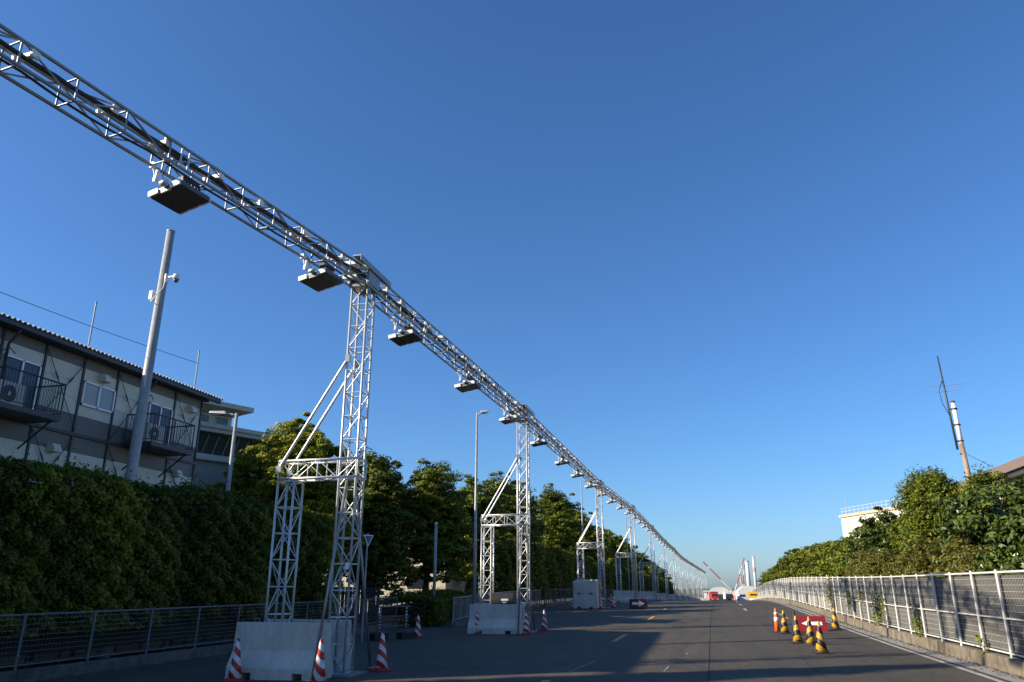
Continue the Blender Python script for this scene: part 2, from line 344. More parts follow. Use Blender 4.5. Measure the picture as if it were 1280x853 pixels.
def hedge(name, xf, y0, y1, thick, zt, nf, ntop, leaf, m, label, group=None, amp=.16, bottom=.15, cat='hedge'):
    root = empty(name, (xf(0.5 * (y0 + y1)), .5 * (y0 + y1), zg(-13, .5 * (y0 + y1))), 0, label, cat, group)
    ox, oy, oz = root.location; ph = y0 * .37
    def face(n, side):
        y = RNG.uniform(y0, y1, n); z = RNG.uniform(bottom, 1, n) ** .92 * zt
        base = np.array([xf(q) for q in y]); g = np.array([zg(-13, q) for q in y])
        top_round = np.clip((z - zt * .88) / (zt * .12), 0, 1) ** 2 * .35
        d = wob(y, z, ph, amp) - top_round + RNG.normal(0, .07, n) + .16 * amp / .26 * np.sin(y * 9.1 + z * 2 + ph) * np.sin(z * 8.3 - y * 3)
        low = np.clip((.9 - z) / .9, 0, 1) * RNG.uniform(0, .5, n)
        x = base + d - low if side > 0 else base - thick - d
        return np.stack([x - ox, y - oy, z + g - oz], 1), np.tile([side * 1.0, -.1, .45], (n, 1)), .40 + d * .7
    P1, N1, T1 = face(nf, 1)
    y = RNG.uniform(y0, y1, ntop); u = RNG.uniform(0, 1, ntop); base = np.array([xf(q) for q in y]); g = np.array([zg(-13, q) for q in y])
    z = zt + wob(y, u * 3, ph + 1, amp * .5) + RNG.normal(0, .07, ntop) - np.abs(u - .5) ** 3 * 1.6
    P2 = np.stack([base - u * thick - ox, y - oy, z + g - oz], 1); N2 = np.tile([.2, 0, 1.0], (ntop, 1))
    sel = RNG.random(ntop) < .06; P2[sel, 2] += RNG.exponential(.10, int(sel.sum()))
    e = RNG.uniform(0, 1, (int(zt * 260), 2)); ye = y0 + RNG.normal(0, .12, len(e))
    P3 = np.stack([np.array([xf(q) for q in ye]) - e[:, 0] * thick - ox, ye - oy, (bottom + (1 - bottom) * e[:, 1]) * zt], 1); N3 = np.tile([0, -1., .3], (len(e), 1))
    P4 = P3.copy(); P4[:, 1] += (y1 - y0); N4 = -N3
    P = np.concatenate([P1, P2, P3, P4]); N = np.concatenate([N1, N2, N3, N4]); T = np.concatenate([T1, np.full(ntop + 2 * len(e), .5)])
    o = inst('foliage', leaf_mesh('foliage', P, N, leaf, m, 1.8, .55, tint=T), root); o['kind'] = 'stuff'
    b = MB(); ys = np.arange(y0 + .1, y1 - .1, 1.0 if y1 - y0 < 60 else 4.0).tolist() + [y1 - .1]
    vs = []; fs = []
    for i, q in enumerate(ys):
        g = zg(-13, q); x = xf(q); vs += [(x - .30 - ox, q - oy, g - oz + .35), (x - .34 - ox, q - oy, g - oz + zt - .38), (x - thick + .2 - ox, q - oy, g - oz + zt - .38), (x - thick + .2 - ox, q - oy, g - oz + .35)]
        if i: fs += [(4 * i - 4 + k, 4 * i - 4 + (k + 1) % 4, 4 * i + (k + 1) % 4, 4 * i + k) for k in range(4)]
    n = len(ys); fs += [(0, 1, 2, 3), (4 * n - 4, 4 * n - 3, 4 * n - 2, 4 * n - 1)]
    b.add(vs, fs).build('shade_core', M_CORE, root)  # box coloured as inner shade, showing as dark pockets in the foliage
    st = MB(); q = y0 + .4
    while q < y1 and q < y0 + 26:
        g = zg(-13, q); st.tube((xf(q) - thick * .5 - ox, q - oy, g - oz - .1), (xf(q) - thick * .45 - ox, q - oy, g - oz + .6), .05, .035, 6); q += .9
    st.build('stem', M_BARK, root)
    return root

# ------------------------------------------------------------------ ground, road, markings
def strip(name, xa, xb, ys, dz, m, kind='structure', parent=None, thick=0):
    b = MB(); vs = []; fs = []
    for i, y in enumerate(ys):
        l = xa(y); r = xb(y); vs += [(l, y, zg(l, y) + dz), (r, y, zg(r, y) + dz)]
        if i: fs.append((2 * i - 2, 2 * i - 1, 2 * i + 1, 2 * i))
    o = b.add(vs, fs).build(name, m, parent)
    if kind and not parent: o['kind'] = kind
    return o
YL = [-120 + 2 * k for k in range(361)]
b = MB(); xs = [-6000, -2000, -400, -60, -12, 8, 60, 400, 2000, 6000]; yl = [-3000, -400] + YL + [900, 2000, 6000, 9000]
vs = [(x, y, (zg(x, y) if -120 <= y <= 600 else zg(x, max(min(y, 600), -120))) - .02) for y in yl for x in xs]
k = len(xs); b.add(vs, [(j * k + i, j * k + i + 1, j * k + k + i + 1, j * k + k + i) for j in range(len(yl) - 1) for i in range(k - 1)])
g = b.build('ground', M_EARTH); g['kind'] = 'structure'
road_y = [y for y in YL if -60 <= y <= 330]
strip('road', lambda y: -12.55 + sh(y) * .95, lambda y: 4.78 + sh(y), road_y, 0, M_ASPH)
M_ASPH2 = asphalt_mat(.88)
strip('right_lane', lambda y: -.12 + sh(y), lambda y: 4.74 + sh(y), road_y, .004, M_ASPH2)
strip('gutter', lambda y: 4.74 + sh(y), lambda y: 5.16 + sh(y), road_y, .008, M_GUTT)
road_edge = strip('edge_line', lambda y: 4.52 + sh(y), lambda y: 4.63 + sh(y), road_y, .009, M_WHITE_LINE)
def dash(name, x, y0, y1, wd, m):
    ys = sorted({y0, y1} | {float(q) for q in range(-120, 601, 2) if y0 < q < y1})
    return strip(name, lambda y: x + sh(y) - wd / 2, lambda y: x + sh(y) + wd / 2, ys, .009, m)
for y0 in (3.0, 13.8 - 2.9, 24.5, 37.6, 49.0, 62):
    dash('centre_dash', -2.93, y0, y0 + 3.6, .15, M_ORANGE_LINE)
for y0 in (47.6, 57.5, 68):
    dash('lane_dash', 1.78, y0, y0 + 3.4, .17, M_WHITE_LINE)
dash('lane_dash', 3.25, 38.5, 43.5, .13, M_ORANGE_LINE)
for (x, y0, y1, wd, wob_) in ((-.13, -10, 120, .014, 0), (1.9, 12, 40, .007, .05)):
    strip('road_joint', lambda y: x + sh(y) - wd / 2 + wob_ * math.sin(y * .9 + x), lambda y: x + sh(y) + wd / 2 + wob_ * math.sin(y * .9 + x), sorted({y0, y1} | {float(q) for q in range(-10, 120, 2) if y0 < q < y1}), .0085, M_JOINT)
def mark(pts, wd, m):          # a thin chalk mark on the road
    p, q = Vector(pts[0]), Vector(pts[1]); d = (q - p).normalized(); n = Vector((-d.y, d.x)) * wd / 2
    vs = [(a.x, a.y, zg(a.x, a.y) + .0095) for a in (p - n, q - n, q + n, p + n)]
    o = MB().add(vs, [(0, 1, 2, 3)]).build('chalk_mark', m); o['kind'] = 'structure'
for a in (((-2.75, 15.9), (-2.55, 18.4)), ((-.95, 16.2), (-.9, 17.2)), ((-.62, 20.0), (-.6, 20.6)), ((2.9, 37), (5.0, 38.6)), ((-5.2, 31), (-4.9, 31.4)), ((1.2, 24.0), (1.5, 24.2))):
    mark(a, .025, M_WHITE_LINE)
# patched asphalt along the left edge
for n, (x0, x1, y0, y1) in enumerate(((-9.6, -8.0, 33, 47), (-5.9, -4.7, 16, 36), (-1.9, -1.1, 30, 66))):
    strip('asphalt_patch', lambda y: x0, lambda y: x1, [float(q) for q in range(y0 + y0 % 2, y1, 2)], .004, M_ASPH2)

# ------------------------------------------------------------------ lattice gantries
TOW = [(-9.25, 1.6, 8.30), (-7.15, 14.9, 8.30), (-6.66, 29.0, 8.13), (-6.9, 53.5, 8.42), (-6.28, 71.5, 8.48), (-6.0, 93.5, 8.32), (-5.64, 115.5, 7.95), (-5.1, 134, 7.66), (-4.75, 155.5, 7.3), (-4.1, 171, 7.05), (-3.2, 188, 6.75), (-2.3, 205, 6.45), (-1.4, 222, 6.15), (-.55, 240, 5.85)]
ORD = ['zeroth', 'first', 'second', 'third', 'fourth', 'fifth']
W = .38
def lattice(p0, p1, side, w, h, bay, flip=0, faces=(0, 1, 2, 3), dfaces=(0, 1, 2, 3)):
    """four chords and per-bay rungs and diagonals of a box truss from p0 to p1"""
    p0, p1, side = Vector(p0), Vector(p1), Vector(side).normalized()
    d = (p1 - p0); L = d.length; d.normalize(); other = d.cross(side).normalized(); n = max(1, round(L / bay)); st = L / n
    cor = [side * (sx * w / 2) + other * (sz * h / 2) for sx, sz in ((-1, -1), (1, -1), (1, 1), (-1, 1))]
    chords = [(p0 + c, p1 + c) for c in cor]; rungs = []; diags = []
    for i in range(n + 1):
        q = p0 + d * (st * i)
        for f in faces:
            a, b2 = cor[f], cor[(f + 1) % 4]; rungs.append((q + a, q + b2))
            if i < n and f in dfaces:
                e = q + d * st
                diags.append((q + a, e + b2) if (i + f + flip) % 2 else (q + b2, e + a))
    return chords, rungs, diags
def chord_mesh(chords, r, m, name, parent):
    b = MB()
    for p, q in chords: b.tube(p, q, r, n=10)
    return b.build(name, m, parent, smooth=True)
def lace(parent, rungs, diags, r, m, full):
    if full:
        for p, q in rungs: member('rung', p, q, r, m, parent)
        for p, q in diags: member('diagonal', p, q, r * .9, m, parent)
    else:
        b = MB()
        for p, q in rungs + diags: b.tube(p, q, r, n=5, caps=False)
        o = b.build('lacing', m, parent); o['kind'] = 'stuff'
def gantry(i, x, y, zt, full):
    g0 = zg(x, y); H = zt - W / 2 - g0 + .06
    lab = {0: 'lattice light gantry beyond the near end of the two storey prefab building', 1: 'tall lattice light gantry standing by the prefab building and camera pole', 2: 'lattice light gantry with a black box between its legs, by the lamp post',
           3: 'lattice light gantry standing on double stacked concrete blocks', 4: 'fourth lattice light gantry, next one past the stacked blocks', 5: 'fifth lattice light gantry, second one past the stacked blocks', 6: 'sixth lattice light gantry, third one past the stacked blocks', 7: 'seventh lattice light gantry, fourth one past the stacked blocks'}.get(i, 'pale lattice light gantry in the receding row along the road')
    root = empty('light_gantry', (x, y, g0), 0, lab, 'gantry', 'lattice light gantries along the road')
    ch, ru, di = lattice((0, 0, .05), (0, 0, H), (1, 0, 0), W, W, .5)
    m = chord_mesh(ch, .026, M_ALU, 'mast', root); lace(m, ru, di, .0135, M_ALU, full)
    lx = -1.42; lt = 4.28
    ch, ru, di = lattice((lx, .02, .05), (lx, .02, lt - .5), (1, 0, 0), W, W, .5, 1)
    m = chord_mesh(ch, .026, M_ALU, 'outer_leg', root); lace(m, ru, di, .0135, M_ALU, full)
    ch, ru, di = lattice((lx - W / 2, .01, lt - W / 2 - .06), (W / 2 + .03, .01, lt - W / 2 - .06), (0, 1, 0), W + .05, W, .42)
    m = chord_mesh(ch, .026, M_ALU, 'tie_beam', root); lace(m, ru, di, .0135, M_ALU, full)
    for sy in (-1, 1):
        member('brace', (lx - .17, sy * (W / 2 + .035), lt - .22), (-W / 2 + .03, sy * (W / 2 + .035), 6.42), .03, M_ALU, root, 10)
        b = MB(); b.tube((.0, sy * .2, 3.75), (.10 + .04 * sy, sy * 1.2, .03), .03, n=10); b.box((.10 + .04 * sy, sy * 1.2, .025), (.16, .16, .04)); b.build('stay', M_ALU_D, root, smooth=True)
        MB().box((lx - .17, sy * (W / 2 + .04), lt - .24), (.12, .05, .14)).build('brace_clamp', M_ALU_D, root); MB().box((-W / 2 + .03, sy * (W / 2 + .04), 6.42), (.10, .05, .16)).build('brace_clamp', M_ALU_D, root)
    MB().bb(-.42, .42, -.42, .42, .006, .045).build('base_plate', M_ALU_D, root); MB().bb(lx - .42, lx + .42, -.4, .44, .006, .045).build('base_plate', M_ALU_D, root)
    hb = MB(); hb.bb(-.24, .24, -.27, .27, H - .10, H - .04); hb.bb(-.26, -.2, -.30, .30, H - .04, H + .30); hb.bb(.2, .26, -.30, .30, H - .04, H + .30)
    hb.bb(-.16, .16, -.18, .18, H - .04, H + .05); hb.build('head_block', M_ALU_D, root, bevel=.006)
    cp = MB(); cp.bb(.10, .30, -.85, .85, H + .37, H + .40); cp.bb(.285, .30, -.85, .85, H + .27, H + .37); cp.build('cover_plate', M_ALU_D, root)
    if i < 6:
        for (dx, dy, dz) in ((-.12, -.55, .42), (.1, -.42, .36), (-.2, -.3, .2)):
            MB().box((dx, dy, H + dz - .08), (.34, .10, .09)).build('clamp', M_WCAP, root, bevel=.01)
    return root
def spanset(i, p, q, full):
    p, q = Vector(p), Vector(q); d = (q - p).normalized(); side = Vector((d.y, -d.x, 0)).normalized()
    lab = {0: 'lattice truss running overhead from out of view to the first gantry', 1: 'lattice truss spanning from the first gantry to the second', 2: 'lattice truss spanning from the second gantry to the one on stacked blocks'}.get(i, 'lattice truss span in the far part of the overhead row')
    root = empty('truss_span', p, 0, lab, 'truss', 'truss spans of the overhead light row')
    L = (q - p).length; a = d * .0; e = d * L
    ch, ru, di = lattice(a, e, side, W, W, .82, dfaces=(0, 1, 3))
    for c in ch: member('chord', c[0], c[1], .027, M_ALU_D, root, 10)
    if full:      # side faces get rungs and zigzags, top and bottom rungs only on every second bay
        lace(root, ru, di, .0155, M_ALU_D, True)
    else: lace(root, ru, di, .013, M_ALU_D, False)
    # clamps: short white tubes across the top and the side
    rnd = random.Random(i + 3); t = .9
    up = side.cross(d).normalized()
    cm = MB(); cm.bb(-.5, .5, -.035, .035, -.025, .035); cm.bb(-.52, -.40, -.06, .06, -.05, .06); cm.bb(.40, .52, -.06, .06, -.05, .06)
    me = cm.mesh('clamp', M_WCAP)
    if i < 5:
        while t < L - .6:
            for kk in range(rnd.choice((1, 1, 2))):
                pos = d * (t + kk * .16) + up * (W / 2 - .05 - .06 * rnd.random()) + side * rnd.uniform(-.04, .04)
                Mx = Matrix((side, d, up)).transposed().to_4x4(); Mx = Matrix.Translation(pos) @ Mx @ Matrix.Rotation(rnd.uniform(-.12, .12), 4, 'Z') @ Matrix.Diagonal((W * rnd.uniform(.8, 1.0), 1, 1, 1))
                inst('clamp', me, root, Mx)
            t += rnd.uniform(.8, 1.35)
        # section coupling: double light bars
        t = 3.2
        while t < L - 1.5:
            for dt in (0, .16):
                for s in (-1, 1):
                    member('coupling_bar', d * (t + dt) + side * (s * W / 2) - up * (W / 2), d * (t + dt + .02) + side * (s * W / 2) + up * (W / 2), .017, M_ALU, root)
            t += 4.6
    # black supply cables lying along the truss
    cb = MB(); N = max(6, int(L / .35))
    for s0, r0, hh in ((.10, .034, -.02), (.04, .03, .03), (-.15, .02, -.10)):
        pts = []
        for k in range(N + 1):
            t = L * k / N; pts.append(d * t + side * (s0 + .02 * math.sin(t * 1.7 + s0 * 40)) + up * (W / 2 - .10 + hh - .045 * abs(math.sin(t * 1.45 + s0 * 30))))
        cb.path(pts, r0, 6)
    c = cb.build('cable_bundle', M_CABLE, None, p, True)
    tag(c, {0: 'bundle of black cables in the truss before the first gantry', 1: 'bundle of black cables in the truss between the first and second gantry', 2: 'bundle of black cables in the truss past the second gantry'}.get(i, 'black cable bundle in a far truss span'), 'cable', 'cable bundles in the overhead truss')
    return root
def make_light():
    root = empty('floodlight', (0, 0, 0)); tl = Matrix.Rotation(R(-9), 3, 'Y'); cz = -.31
    for k in (-1, 0, 1):
        c = Vector((0, 0, cz)) + tl @ Vector((k * .205, 0, 0))
        h = MB(); h.box(c, (.198, .56, .07), tl); o = h.build('module', M_HOUS, root, bevel=.008)
        MB().box(c + Vector((0, -.292 + (.03 if k == 0 else 0), 0)), (.19, .03, .095), tl).build('end_cap', M_WCAP, o, bevel=.01); MB().box(c + Vector((0, .292, 0)), (.19, .03, .095), tl).build('end_cap', M_WCAP, o, bevel=.01)
        l = MB(); l.box(c + tl @ Vector((0, 0, -.039)), (.18, .54, .008), tl); l.build('lens', M_LENS, o)
        f = MB()
        for q in range(9): f.box(c + tl @ Vector((0, -.24 + q * .06, .05)), (.15, .008, .035), tl)
        f.build('heat_sink', M_ALU_D, o)
    y = MB(); 
    for s in (-1, 1):
        y.path([(-.13, s * .42, .0), (-.10, s * .40, -.12), (-.06, s * .335, -.26)], .018, 7)
        y.box((-.14, s * .42, .02), (.075, .06, .085)); y.box((-.09, s * .385, -.14), (.04, .045, .19), (0, .15, 0))
    y.box((-.02, 0, cz + .055), (.06, .66, .03)); y.build('yoke', M_WCAP, root)
    h = MB(); h.tube((-.02, -.345, cz + .045), (.09, -.345, cz + .06), .04, n=10); h.build('hinge', M_ALU, root, smooth=True)
    d = MB(); d.box((.02, .12, -.04), (.10, .34, .09)); d.build('driver_box', M_BLACK, root)
    c = MB(); c.path([(.05, -.1, .25), (-.12, -.2, .12), (-.1, -.28, -.1), (0, -.2, cz + .08)], .009, 6); c.build('cord', M_CABLE, root, smooth=True)
    return root

acc = 0
for i, (x, y, z) in enumerate(TOW): gantry(i, x, y, z, i in (1, 2))
for i in range(len(TOW) - 1): spanset(i, TOW[i], TOW[i + 1], i in (0, 1))
proto = make_light(); first = True
for yl_ in [9.57, 13.38, 17.36, 22.27, 27.16, 32.24, 38.3, 43.5, 49.1] + [54.4 + 5 * k for k in range(37)]:
    for i in range(len(TOW) - 1):
        a, b2 = TOW[i], TOW[i + 1]
        if a[1] <= yl_ < b2[1]:
            t = (yl_ - a[1]) / (b2[1] - a[1]); px = a[0] + (b2[0] - a[0]) * t; pz = a[2] + (b2[2] - a[2]) * t
            o = proto if first else copy_tree(proto); first = False
            o.location = (px, yl_, pz - W / 2 - .03); o.rotation_euler = (0, 0, -math.atan2(b2[0] - a[0], b2[1] - a[1])); o.scale = (1.12, 1.12, 1.12)
            lab = {0: 'flat three panel floodlight hanging under the truss before the first gantry', 1: 'flat three panel floodlight hanging under the truss between the first and second gantry', 2: 'flat floodlight hanging under the truss between second gantry and stacked blocks gantry'}.get(i, 'small floodlight under the far part of the overhead truss')
            tag(o, lab, 'floodlight', ['floodlights before the first gantry', 'floodlights between first and second gantry', 'floodlights past the second gantry', 'far floodlights'][min(i, 3)])
            uq = {9.57: 'flat three panel floodlight hanging above the camera pole', 13.38: 'flat three panel floodlight hanging just before the head of the first gantry', 17.36: 'first floodlight past the first gantry under the truss', 22.27: 'middle floodlight of the truss between the first and second gantry', 27.16: 'floodlight hanging just before the head of the second gantry', 32.24: 'first floodlight past the second gantry under the truss', 38.3: 'second floodlight past the second gantry under the truss', 43.5: 'third floodlight past the second gantry under the truss', 49.1: 'floodlight hanging just before the head of the stacked blocks gantry'}.get(yl_)
            if uq: o['label'] = uq

# ------------------------------------------------------------------ barriers and cones
PROF = [(-.31, .12), (-.31, .20), (-.135, .50), (-.10, 1.0), (.10, 1.0), (.135, .50), (.31, .20), (.31, .12)]
def barrier_mesh(L, sc=1.0):
    b = MB(); pr = [(y, z * sc) for y, z in PROF]; b.prism(pr, -L / 2, L / 2)
    nx = [(-L / 2, -L * .33), (-L * .33 + .2, L * .33 - .2), (L * .33, L / 2)]
    for a, c in nx: b.prism([(-.31, 0), (-.31, .1198 * sc), (.31, .1198 * sc), (.31, 0)], a, c)
    for sx in (-.3, .3): b.path([(L * sx - .05, 0, sc - .01), (L * sx - .05, 0, sc + .05), (L * sx, 0, sc + .075), (L * sx + .05, 0, sc + .05), (L * sx + .05, 0, sc - .01)], .009, 6, 1)
    return b.mesh('concrete_barrier', [M_BARR, M_RUST])
BM = barrier_mesh(1.92, 1.0)
def barrier(x, y, me, label, group, rz=0, dz=0):
    o = inst('concrete_barrier', me, None); o.location = (x, y, zg(x, y) + dz); o.rotation_euler = (0, 0, rz)
    b = o.modifiers.new('bevel', 'BEVEL'); b.width = .012; b.segments = 2; b.limit_method = 'ANGLE'
    return tag(o, label, 'barrier', group)
def gname(i): return {1: 'the first gantry', 2: 'the second gantry'}.get(i, 'a far gantry')
for i, (x, y, z) in enumerate(TOW):
    if i == 3: continue
    if i in (1, 2):
        barrier(x - .90, y - .68, BM, 'sloped concrete barrier in front of %s, road side' % gname(i), 'concrete barriers at the gantries')
        barrier(x - 1.12, y + .68, BM, 'sloped concrete barrier behind the legs of %s' % gname(i), 'concrete barriers at the gantries')
    elif i > 3:
        for s in (-1, 1): barrier(x - .9, y + s * .68, BM, 'pale concrete barrier at the foot of a far gantry', 'barriers at the far gantries')
    else:
        for s in (-1, 1): barrier(x - .9, y + s * .68, BM, 'concrete barrier at the gantry beyond the prefab building', 'barriers at the unseen gantry')
# stacked blocks with knobs at the third gantry
def block_mesh():
    b = MB(); b.prism([(-.5, .10), (-.5, .86), (.5, .86), (.5, .10)], -.78, .78)
    for a, c in ((-.78, -.5), (-.3, .3), (.5, .78)): b.bb(a, c, -.5, .5, 0, .0998)
    for k in range(4): b.lathe((-.56 + k * .373, 0, .855), [(.16, 0), (.15, .05), (.10, .09), (.03, .10)], 12)
    return b.mesh('concrete_block', M_BARR)
BK = block_mesh(); x, y, z = TOW[3]
for dz, lab in ((0, 'lower knobbed concrete block under the third gantry'), (.865, 'upper knobbed concrete block stacked at the third gantry')):
    for s in (-1, 1):
        o = inst('concrete_block', BK); o.location = (x - .98, y + s * .78, zg(x, y) + dz)
        bv = o.modifiers.new('bevel', 'BEVEL'); bv.width = .02; bv.segments = 2; bv.limit_method = 'ANGLE'
        tag(o, lab.replace('concrete block', 'concrete block ' + ('on the road side' if s < 0 else 'behind the legs')), 'block', 'stacked concrete blocks')
def cone_proto(name, bodym, basem, h, rb, base, tip=None):
    root = empty(name, (0, 0, 0))
    MB().lathe((0, 0, .03), [(rb, 0), (rb * .72, h * .33), (rb * .46, h * .66), (.03, h - .03), (.022, h)], 24).build('body', bodym, root, smooth=True)
    b = MB(); b.bb(-base / 2, base / 2, -base / 2, base / 2, 0, .03); b.lathe((0, 0, .0305), [(rb + .03, 0), (rb + .012, .03), (rb + .004, .035)], 24); b.build('base', basem, root, bevel=.006)
    if tip: MB().lathe((0, 0, h + .02), [(.026, 0), (.03, .02), (.03, .05), (.018, .075)], 12).build('tip', tip, root, smooth=True)
    return root
CRW = cone_proto('traffic_cone', M_CONE_RW, M_RED, .72, .135, .37)
CYB = cone_proto('traffic_cone', M_CONE_YB, M_BLACK, .70, .14, .38)
used = {}
def cone(proto, x, y, label, group, rz=0):
    o = copy_tree(proto); o.location = (x, y, zg(x, y) + .002); o.rotation_euler = (0, 0, rz)
    return tag(o, label, 'cone', group)
for (x, y, rz, lab) in ((-8.62, 13.62, .4, 'red and white striped cone at the free end of the front barrier, first gantry'), (-6.83, 13.45, -.2, 'red and white striped cone at the mast end of the front barrier, first gantry'), (-6.62, 15.75, .9, 'red and white striped cone standing behind the mast of the first gantry'),
                        (-8.2, 28.15, .2, 'red and white striped cone at the free end of the front barrier, second gantry'), (-6.28, 27.7, 1.1, 'red and white striped cone at the mast end of the front barrier, second gantry'), (-6.1, 30.0, .5, 'red and white striped cone behind the mast of the second gantry'),
                        (-8.75, 52.4, .3, 'red and white cone at the left front corner of the stacked blocks'), (-6.85, 52.2, .8, 'red and white cone beside the mast, in front of the stacked blocks'), (-6.3, 54.6, 0, 'red and white cone behind the mast at the stacked blocks')):
    cone(CRW, x, y, lab, 'red and white cones at the gantries', rz)
for i in range(4, len(TOW)):
    x, y, z = TOW[i]
    for dx, dy in ((-2.05, -1.1), (.32, -1.2), (.55, 1.1)):
        cone(CRW, x + dx, y + dy, 'small red and white cone at the foot of a far gantry', 'cones at the far gantries', i * 1.3 + dx)
for (x, y, rz, lab) in ((2.52, 20.7, .15, 'yellow and black cone standing foremost and alone in the cone cluster'), (2.62, 23.5, 2.3, 'yellow and black cone second from the front in the cluster'), (2.34, 24.1, 1.7, 'yellow and black cone leaning close beside the second one of the cluster'),
                        (2.40, 28.6, 1.9, 'yellow and black cone beside the slim orange and white one'), (4.30, 30.7, .1, 'yellow and black cone standing alone next to the gutter')):
    cone(CYB, x, y, lab, 'yellow and black cones on the right lane', rz)
o = cone_proto('traffic_cone', M_BLACK, M_BLACK, .72, .13, .36); o.location = (2.68, 28.0, zg(2.7, 28) + .002); tag(o, 'plain black cone next to the red arrow board', 'cone')
dl = empty('delineator_post', (2.18, 28.9, zg(2.2, 28.9) + .002), 0, 'slim orange delineator with white bands among the yellow cones', 'delineator')
MB().lathe((0, 0, .03), [(.085, 0), (.075, .3), (.06, .55), (.03, .74), (.015, .76)], 18).build('body', M_ORANGE, dl, smooth=True)
for z0, z1, r0, r1 in ((.33, .47, .0775, .0695), (.55, .63, .064, .052)): MB().lathe((0, 0, .03), [(r0, z0), (r1, z1)], 18).build('band', M_WREF, dl, smooth=True)
MB().lathe((0, 0, 0), [(.16, 0), (.16, .03), (.09, .05)], 18).build('base', M_BLACK, dl, smooth=True)
# red arrow boards
def arrow_faces(b, s, flip, y):
    pts = [(-.36, -.07), (.02, -.07), (.02, -.17), (.36, 0), (.02, .17), (.02, .07), (-.36, .07)]
    pts = [((-px if flip else px) * s, pz * s) for px, pz in pts]; n = len(pts)
    b.add([(px, y, pz) for px, pz in pts] + [(px, y + .006, pz) for px, pz in pts], [tuple(range(n)), tuple(range(n, 2 * n))] + [(k, (k + 1) % n, n + (k + 1) % n, n + k) for k in range(n)])
ab = empty('arrow_board', (-4.35, 51.4, zg(-4.4, 51.4)), R(-4), 'upright red board with a white arrow on the open road', 'sign')
MB().bb(-.5, .5, 0, .05, .06, .60).build('board', M_SIGN_RED, ab, bevel=.01)
a = MB(); arrow_faces(a, 1.12, False, -.012); o = a.build('arrow', M_WREF, ab, (0, 0, .33))
f = MB(); f.bb(-.56, -.505, -.12, .3, 0, .58); f.bb(.505, .53, -.1, .25, 0, .5); f.bb(-.5, .5, .1, .13, .02, .06); f.build('stand', M_BLACK, ab)
rb = empty('arrow_board', (3.42, 29.6, zg(3.4, 29.6)), R(4), 'red arrow board leaning back behind the yellow cones', 'sign')
tilt = Matrix.Rotation(R(-38), 3, 'X')
b = MB(); b.box((0, .2, .24), (.98, .03, .62), tilt); b.build('board', M_SIGN_RED, rb, bevel=.008)
a = MB(); arrow_faces(a, .95, True, -.026); o = a.build('arrow', M_WREF, rb, (0, .2, .24)); o.rotation_euler = (R(-38), 0, 0)
f = MB(); f.tube((-.4, .42, .02), (-.4, .34, .44), .015, n=6); f.tube((.4, .42, .02), (.4, .34, .44), .015, n=6); f.build('stand', M_BLACK, rb)

# black box between the legs of the second gantry
x, y, z = TOW[2]; bx = empty('equipment_case', (x - .75, y + .0, zg(x, y)), 0, 'black equipment case with white plate between the second gantry legs', 'case')
c = MB(); c.bb(-.42, .42, -.26, .26, .62, 1.38); c.build('case', M_BLACK, bx, bevel=.015)
c = MB(); c.bb(-.05, .22, -.268, -.262, 1.10, 1.17); c.bb(.0, .15, -.268, -.262, 1.02, 1.07); c.build('plate', M_WREF, bx)
c = MB(); [c.bb(sx, sx + .05, sy, sy + .05, 0, .62) for sx in (-.4, .35) for sy in (-.24, .19)]; c.build('leg', M_STEEL_D, bx)
# small tag on the first mast
o = MB().box((TOW[1][0] + .14, TOW[1][1] - W / 2 - .035, 2.02), (.09, .006, .13), (0, .35, 0)).build('paper_notice', M_WREF); tag(o, 'small white notice fixed to the first gantry mast', 'notice')

